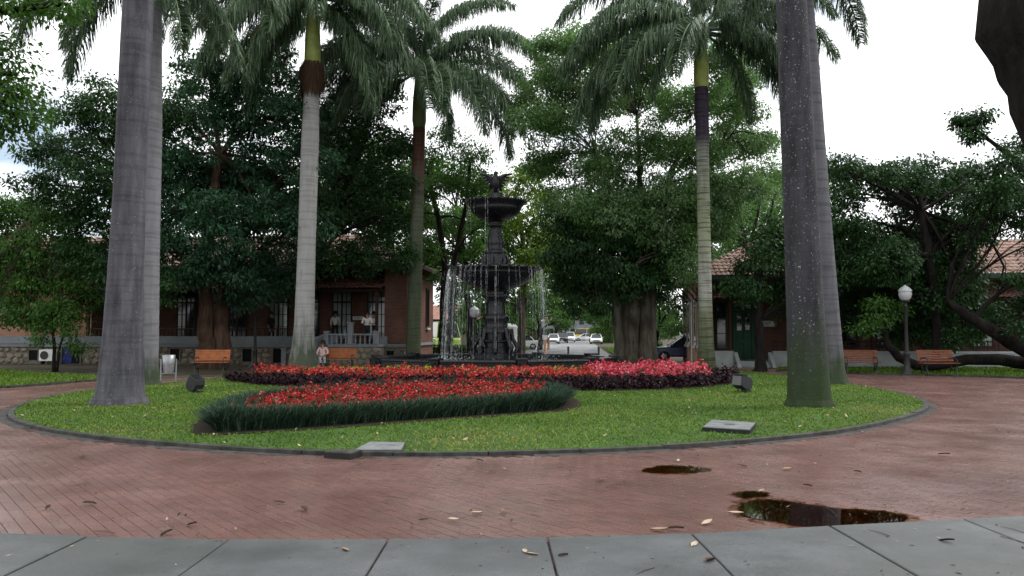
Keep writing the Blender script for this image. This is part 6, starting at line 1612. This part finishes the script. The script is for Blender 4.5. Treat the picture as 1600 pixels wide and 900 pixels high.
# ------------------------------------------------------------------ people
def person(label, loc, rz, pose, top, legs, s=1.0, held=None):
    """one skinned body; clothing is told apart by which joint a face is nearest to"""
    J = {'hip': (0, 0, .95), 'waist': (0, .01, 1.10), 'chest': (0, 0, 1.30), 'neck': (0, 0, 1.47), 'chin': (0, -.02, 1.55), 'head': (0, -.02, 1.64), 'crown': (0, 0, 1.72)}
    for sd, k in (('l', -1), ('r', 1)):
        J['sh' + sd] = (k * .17, 0, 1.41); J['el' + sd] = (k * .24, .02, 1.13); J['wr' + sd] = (k * .24, -.06, .90); J['ha' + sd] = (k * .23, -.10, .80)
        J['th' + sd] = (k * .10, 0, .88); J['kn' + sd] = (k * .11, -.02, .49); J['an' + sd] = (k * .11, .02, .09); J['to' + sd] = (k * .13, -.15, .035)
    if pose == 'sit':
        for q in J: J[q] = (J[q][0], J[q][1] + .08, J[q][2] - .45)
        for sd, k in (('l', -1), ('r', 1)):
            J['th' + sd] = (k * .10, -.02, .50); J['kn' + sd] = (k * .10 + .04, -.42, .50); J['an' + sd] = (k * .09 + .10, -.46, .10); J['to' + sd] = (k * .1 + .12, -.63, .04)
            J['el' + sd] = (k * .25, -.02, .72); J['wr' + sd] = (k * .12, -.25, .62); J['ha' + sd] = (k * .06, -.33, .60)
    if pose == 'lean':
        for q in ('chest', 'neck', 'chin', 'head', 'crown', 'shl', 'shr'): J[q] = (J[q][0], J[q][1] - .12, J[q][2] - .04)
        for sd, k in (('l', -1), ('r', 1)):
            J['el' + sd] = (k * .27, -.22, 1.12); J['wr' + sd] = (k * .15, -.38, 1.08); J['ha' + sd] = (k * .08, -.42, 1.07)
    rad = {'hip': .15, 'waist': .13, 'chest': .15, 'neck': .055, 'chin': .07, 'head': .10, 'crown': .075}
    for sd in 'lr': rad.update({'sh' + sd: .07, 'el' + sd: .045, 'wr' + sd: .032, 'ha' + sd: .038, 'th' + sd: .095, 'kn' + sd: .062, 'an' + sd: .042, 'to' + sd: .038})
    names = list(J); idx = {q: i for i, q in enumerate(names)}
    E = [('hip', 'waist'), ('waist', 'chest'), ('chest', 'neck'), ('neck', 'chin'), ('chin', 'head'), ('head', 'crown')]
    for sd in 'lr': E += [('chest', 'sh' + sd), ('sh' + sd, 'el' + sd), ('el' + sd, 'wr' + sd), ('wr' + sd, 'ha' + sd), ('hip', 'th' + sd), ('th' + sd, 'kn' + sd), ('kn' + sd, 'an' + sd), ('an' + sd, 'to' + sd)]
    me = bpy.data.meshes.new('skeleton'); me.from_pydata([J[q] for q in names], [(idx[a], idx[b]) for a, b in E], [])
    o = bpy.data.objects.new('skeleton', me); COL.objects.link(o)
    o.modifiers.new('skin', 'SKIN'); sub = o.modifiers.new('sub', 'SUBSURF'); sub.levels = 1; sub.render_levels = 1
    for i, q in enumerate(names): me.skin_vertices[0].data[i].radius = (rad[q], rad[q] * (.72 if q in ('hip', 'waist', 'chest') else 1)); me.skin_vertices[0].data[i].use_root = (q == 'hip')
    dg = bpy.context.evaluated_depsgraph_get()
    bm_ = bpy.data.meshes.new_from_object(o.evaluated_get(dg)); bm_.name = 'person'
    bpy.data.objects.remove(o)
    for m in (M['skin'], M[top], M[legs], M['dark_cloth']):
        bm_.materials.append(m)
    def slot(c):
        q = min(names, key=lambda z: (Vector(J[z]) - c).length)
        if q in ('neck', 'chin', 'head', 'crown') or q[:2] in ('wr', 'ha'): return 0
        if q[:2] in ('th', 'kn') or q == 'hip': return 2
        if q[:2] in ('an', 'to'): return 3
        return 1
    for p in bm_.polygons: p.material_index = slot(p.center); p.use_smooth = True
    r_ = link('person', bm_); r_.location = loc; r_.rotation_euler = (0, 0, rz); r_.scale = (s,) * 3
    tag(r_, label, 'person')
    hx, hy, hz = J['head']
    hm = MB().lathe([(0.125, -.05), (0.128, .02), (0.11, .09), (0.07, .13), (0.02, .145)], 14, (hx, hy + .03, hz + .01))
    if pose == 'sit': hm.tube([(hx, hy + .07, hz + .05), (hx - .02, hy + .11, hz - .12), (hx - .06, hy + .09, hz - .32)], [0.10, 0.09, 0.04], 8)
    hm.build('hair', M['hair'], r_)
    MB().tube([(hx, hy - .09, hz + .01), (hx, hy - .125, hz - .03), (hx, hy - .10, hz - .04)], [0.010, 0.017, 0.010], 6).build('nose', M['skin'], r_)
    for k in (-1, 1): MB().ball((hx + k * .035, hy - .10, hz + .015), 0.012, 8, 6).build('eye', M['hair'], r_)
    return r_
pb = at(503, 570, 36.25)
person('person in a pale pink top sitting on the brown bench by the stair', (pb.x, 36.35, -0.01), R(6), 'sit', 'pink_cloth', 'grey_cloth', 0.97)
def lb(x, y, z): return tuple(LB.matrix_basis @ Vector((x, y, z)))
bpy.context.view_layer.update()
def onb(px, ly, z):
    """point on the left veranda at local depth ly seen at column px"""
    best = min(np.linspace(-24, 0, 1200), key=lambda x: abs((lambda p: 800 + FPX * p.x / p.y - px)(LB.matrix_basis @ Vector((x, ly, z)))))
    return tuple(LB.matrix_basis @ Vector((best, ly, z)))
person('person in a white shirt standing with their back to us by the tall window', onb(524, 2.2, 1.03), R(180), 'stand', 'white_cloth', 'dark_cloth', 1.0)
person('person in white leaning over the landing next to the tall stone newel', onb(574, -1.2, 1.03), R(10), 'lean', 'white_cloth', 'dark_cloth', 0.95)
person('person in white leaning on the parapet by the veranda post', onb(586, 0.2, 1.03), R(-20), 'lean', 'white_cloth', 'dark_cloth', 0.97)
person('person in a turquoise shirt standing by the far end veranda post', onb(131, 0.6, 1.03), R(30), 'stand', 'cyan_cloth', 'dark_cloth', 1.0)
person('person in dark clothes on the veranda behind the smooth pale palm', onb(424, 1.4, 1.03), R(60), 'stand', 'dark_cloth', 'dark_cloth', 0.98)

# ------------------------------------------------------------------ puddles and litter
def puddle_mat():
    m, n, l, b = nodes_of('brown_puddle_water')
    tr_ = n.new('ShaderNodeBsdfTransparent'); tr_.inputs[0].default_value = (0.40, 0.25, 0.11, 1)
    gl = n.new('ShaderNodeBsdfGlossy'); gl.inputs['Roughness'].default_value = 0.02
    fz = n.new('ShaderNodeFresnel'); fz.inputs['IOR'].default_value = 1.33
    ms = n.new('ShaderNodeMixShader'); l.new(fz.outputs[0], ms.inputs[0]); l.new(tr_.outputs[0], ms.inputs[1]); l.new(gl.outputs[0], ms.inputs[2])
    l.new(ms.outputs[0], [x for x in n if x.type == 'OUTPUT_MATERIAL'][0].inputs['Surface'])
    return m
M['puddle'] = puddle_mat()
def damp_mat():
    m, n, l, b = nodes_of('damp_silt_film')
    tr_ = n.new('ShaderNodeBsdfTransparent'); f = noise(n, l, 7, 5, rough=0.7); r = ramp(n, 0.4, (0.92, 0.9, 0.88), 0.6, (0.6, 0.5, 0.4)); l.new(f, r.inputs['Fac']); l.new(r.outputs[0], tr_.inputs[0])
    l.new(tr_.outputs[0], [x for x in n if x.type == 'OUTPUT_MATERIAL'][0].inputs['Surface'])
    return m
M['damp'] = damp_mat()
def puddle(label, px, seed):
    random.seed(seed)
    P = spline([gr(x, y) for x, y in px], 10)
    P = P + np.array([[random.gauss(0, .012), random.gauss(0, .02)] for _ in P])
    o = sheet('puddle', P, 0.0085, M['puddle'], 'structure', label)
    c = P.mean(0); Q = c + (P - c) * np.array([1.10, 1.28]) + np.array([[random.gauss(0, .03), random.gauss(0, .04)] for _ in P])
    sheet('damp_margin', Q, 0.0048, M['damp'], 'structure', 'damp silty margin of the ' + label)
puddle('large brown puddle against the concrete pavement', [(1152, 797), (1165, 786), (1200, 781), (1250, 787), (1310, 795), (1380, 799), (1418, 808), (1405, 817), (1345, 824), (1270, 824), (1200, 815), (1160, 806)], 1)
puddle('small brown puddle nearer the lawn', [(1000, 737), (1030, 729), (1075, 729), (1112, 734), (1090, 739), (1040, 741)], 2)
puddle('tiny wet hollow just above the large puddle', [(1145, 773), (1170, 768), (1200, 771), (1195, 776), (1165, 778)], 3)

random.seed(3); rng = np.random.default_rng(3)
lm = []
for k in range(5):
    mb = MB(); n = 5; w = random.uniform(.28, .42)
    vs = []
    for i in range(n):
        t = i / (n - 1); hw_ = w * math.sin(math.pi * (0.06 + .9 * t)) * .5; c = .035 * math.sin(t * 3 + k) + .02 * t
        vs += [(t - .5, -hw_, c + .12 * hw_), (t - .5, 0, c - .08), (t - .5, hw_, c + .16 * hw_)]
    fs = [(i * 3 + j, i * 3 + j + 1, i * 3 + 4 + j, i * 3 + 3 + j) for i in range(n - 1) for j in range(2)]
    mb.add(vs, fs, True); tone = (0.1, 0.3, 0.5, 0.85, 1.0)[k]
    me = mb.mesh('fallen_leaf', M['dead_leaf']); a = me.attributes.new('rnd', 'FLOAT', 'POINT'); a.data.foreach_set('value', [tone] * len(me.vertices)); lm.append(me)
big = [(475, 799, .16, 1), (437, 788, .10, 1), (708, 815, .10, 4), (745, 805, .14, 4), (786, 802, .11, 3), (799, 818, .09, 0), (662, 816, .08, 0), (940, 752, .14, 4), (1030, 831, .15, 3), (1055, 830, .14, 0), (1105, 820, .13, 4), (1150, 805, .13, 4), (1340, 740, .12, 0), (1262, 762, .11, 0), (1475, 712, .14, 0), (1478, 849, .13, 0), (1085, 855, .12, 4), (300, 823, .13, 0), (260, 837, .14, 0), (75, 797, .12, 0), (140, 790, .13, 0), (830, 870, .12, 4), (820, 866, .1, 4), (880, 872, .1, 0), (540, 863, .12, 3), (1160, 730, .12, 3), (1230, 735, .14, 3), (1060, 722, .1, 4), (1110, 880, .16, 1), (130, 716, .16, 1), (750, 722, .12, 0), (1190, 770, .13, 3)]
for i, (x, y, s, k) in enumerate(big):
    p = gr(x, y); o = link('fallen_leaf', lm[k]); o.location = (p.x, p.y, 0.022 + .05 * s); o.scale = (s, s, s); o.rotation_euler = (random.gauss(0, .12), random.gauss(0, .12), random.uniform(0, 6.28))
    where = 'grey concrete pavement' if y > 846 - max(0, (x - 900) * 0.05) else 'red brick paving'
    tone_ = 'dark brown' if k in (0, 1) else 'pale dry'
    tag(o, tone_ + ' fallen leaf lying on the ' + where, 'leaf', tone_ + ' leaves on the ' + where)
LV, LR_ = [], []
nl_ = 2200
q = np.stack([rng.uniform(-12, 14, nl_ * 3), 5.0 + 22 * rng.random(nl_ * 3) ** 1.5], 1); q = q[~inside(GUTTER, q[:, 0], q[:, 1])][:nl_]
m = len(q); C3 = np.concatenate([q, np.full((m, 1), 0.020)], 1)
N3 = np.array([0, 0, 1.0]) + rng.normal(0, .25, (m, 3)); N3 /= np.linalg.norm(N3, axis=1)[:, None]
v1, f1, r1 = leaf_quads(C3, N3, 0.004 + 0.024 * rng.random(m) ** 2, np.where(rng.random(m) < .8, rng.random(m) * .4, rng.uniform(.7, 1, m)), .45)
q2 = scatter(LAWN, 900); k2 = ~inside(BED1, q2[:, 0], q2[:, 1]) & ~inside(BED2, q2[:, 0], q2[:, 1]) & (q2[:, 1] < 24); q2 = q2[k2]; m2_ = len(q2)
N4 = np.array([0, 0, 1.0]) + rng.normal(0, .35, (m2_, 3)); N4 /= np.linalg.norm(N4, axis=1)[:, None]
v2, f2, r2 = leaf_quads(np.concatenate([q2, np.full((m2_, 1), LZ + .05)], 1), N4, rng.uniform(.02, .05, m2_), np.where(rng.random(m2_) < .5, rng.random(m2_) * .5, rng.uniform(.7, 1, m2_)), .5)
# twigs
tw = MB()
for k in range(34):
    x, y = random.uniform(-6, 6), random.uniform(5.4, 11); 
    if inside(GUTTER, np.array([x]), np.array([y]))[0]: continue
    a = random.uniform(0, 6.28); L = random.uniform(.06, .3)
    tw.tube([(x, y, .02), (x + L * .5 * math.cos(a), y + L * .5 * math.sin(a), .022), (x + L * math.cos(a + .08), y + L * math.sin(a + .08), .02)], [.0025, .0025, .0015], 4, cap=False)
v3 = np.array(tw.v); f3 = np.array(tw.f)
V = np.concatenate([v1, v2, v3]); F = np.concatenate([f1, f2 + len(v1), f3 + len(v1) + len(v2)])
tag(link('leaf_litter', npmesh('leaf_litter', V, F, M['dead_leaf'], np.concatenate([r1, r2, np.full(len(v3), .15)]))), 'specks of dead leaf and twig scattered over paving and lawn', 'litter', kind='stuff')
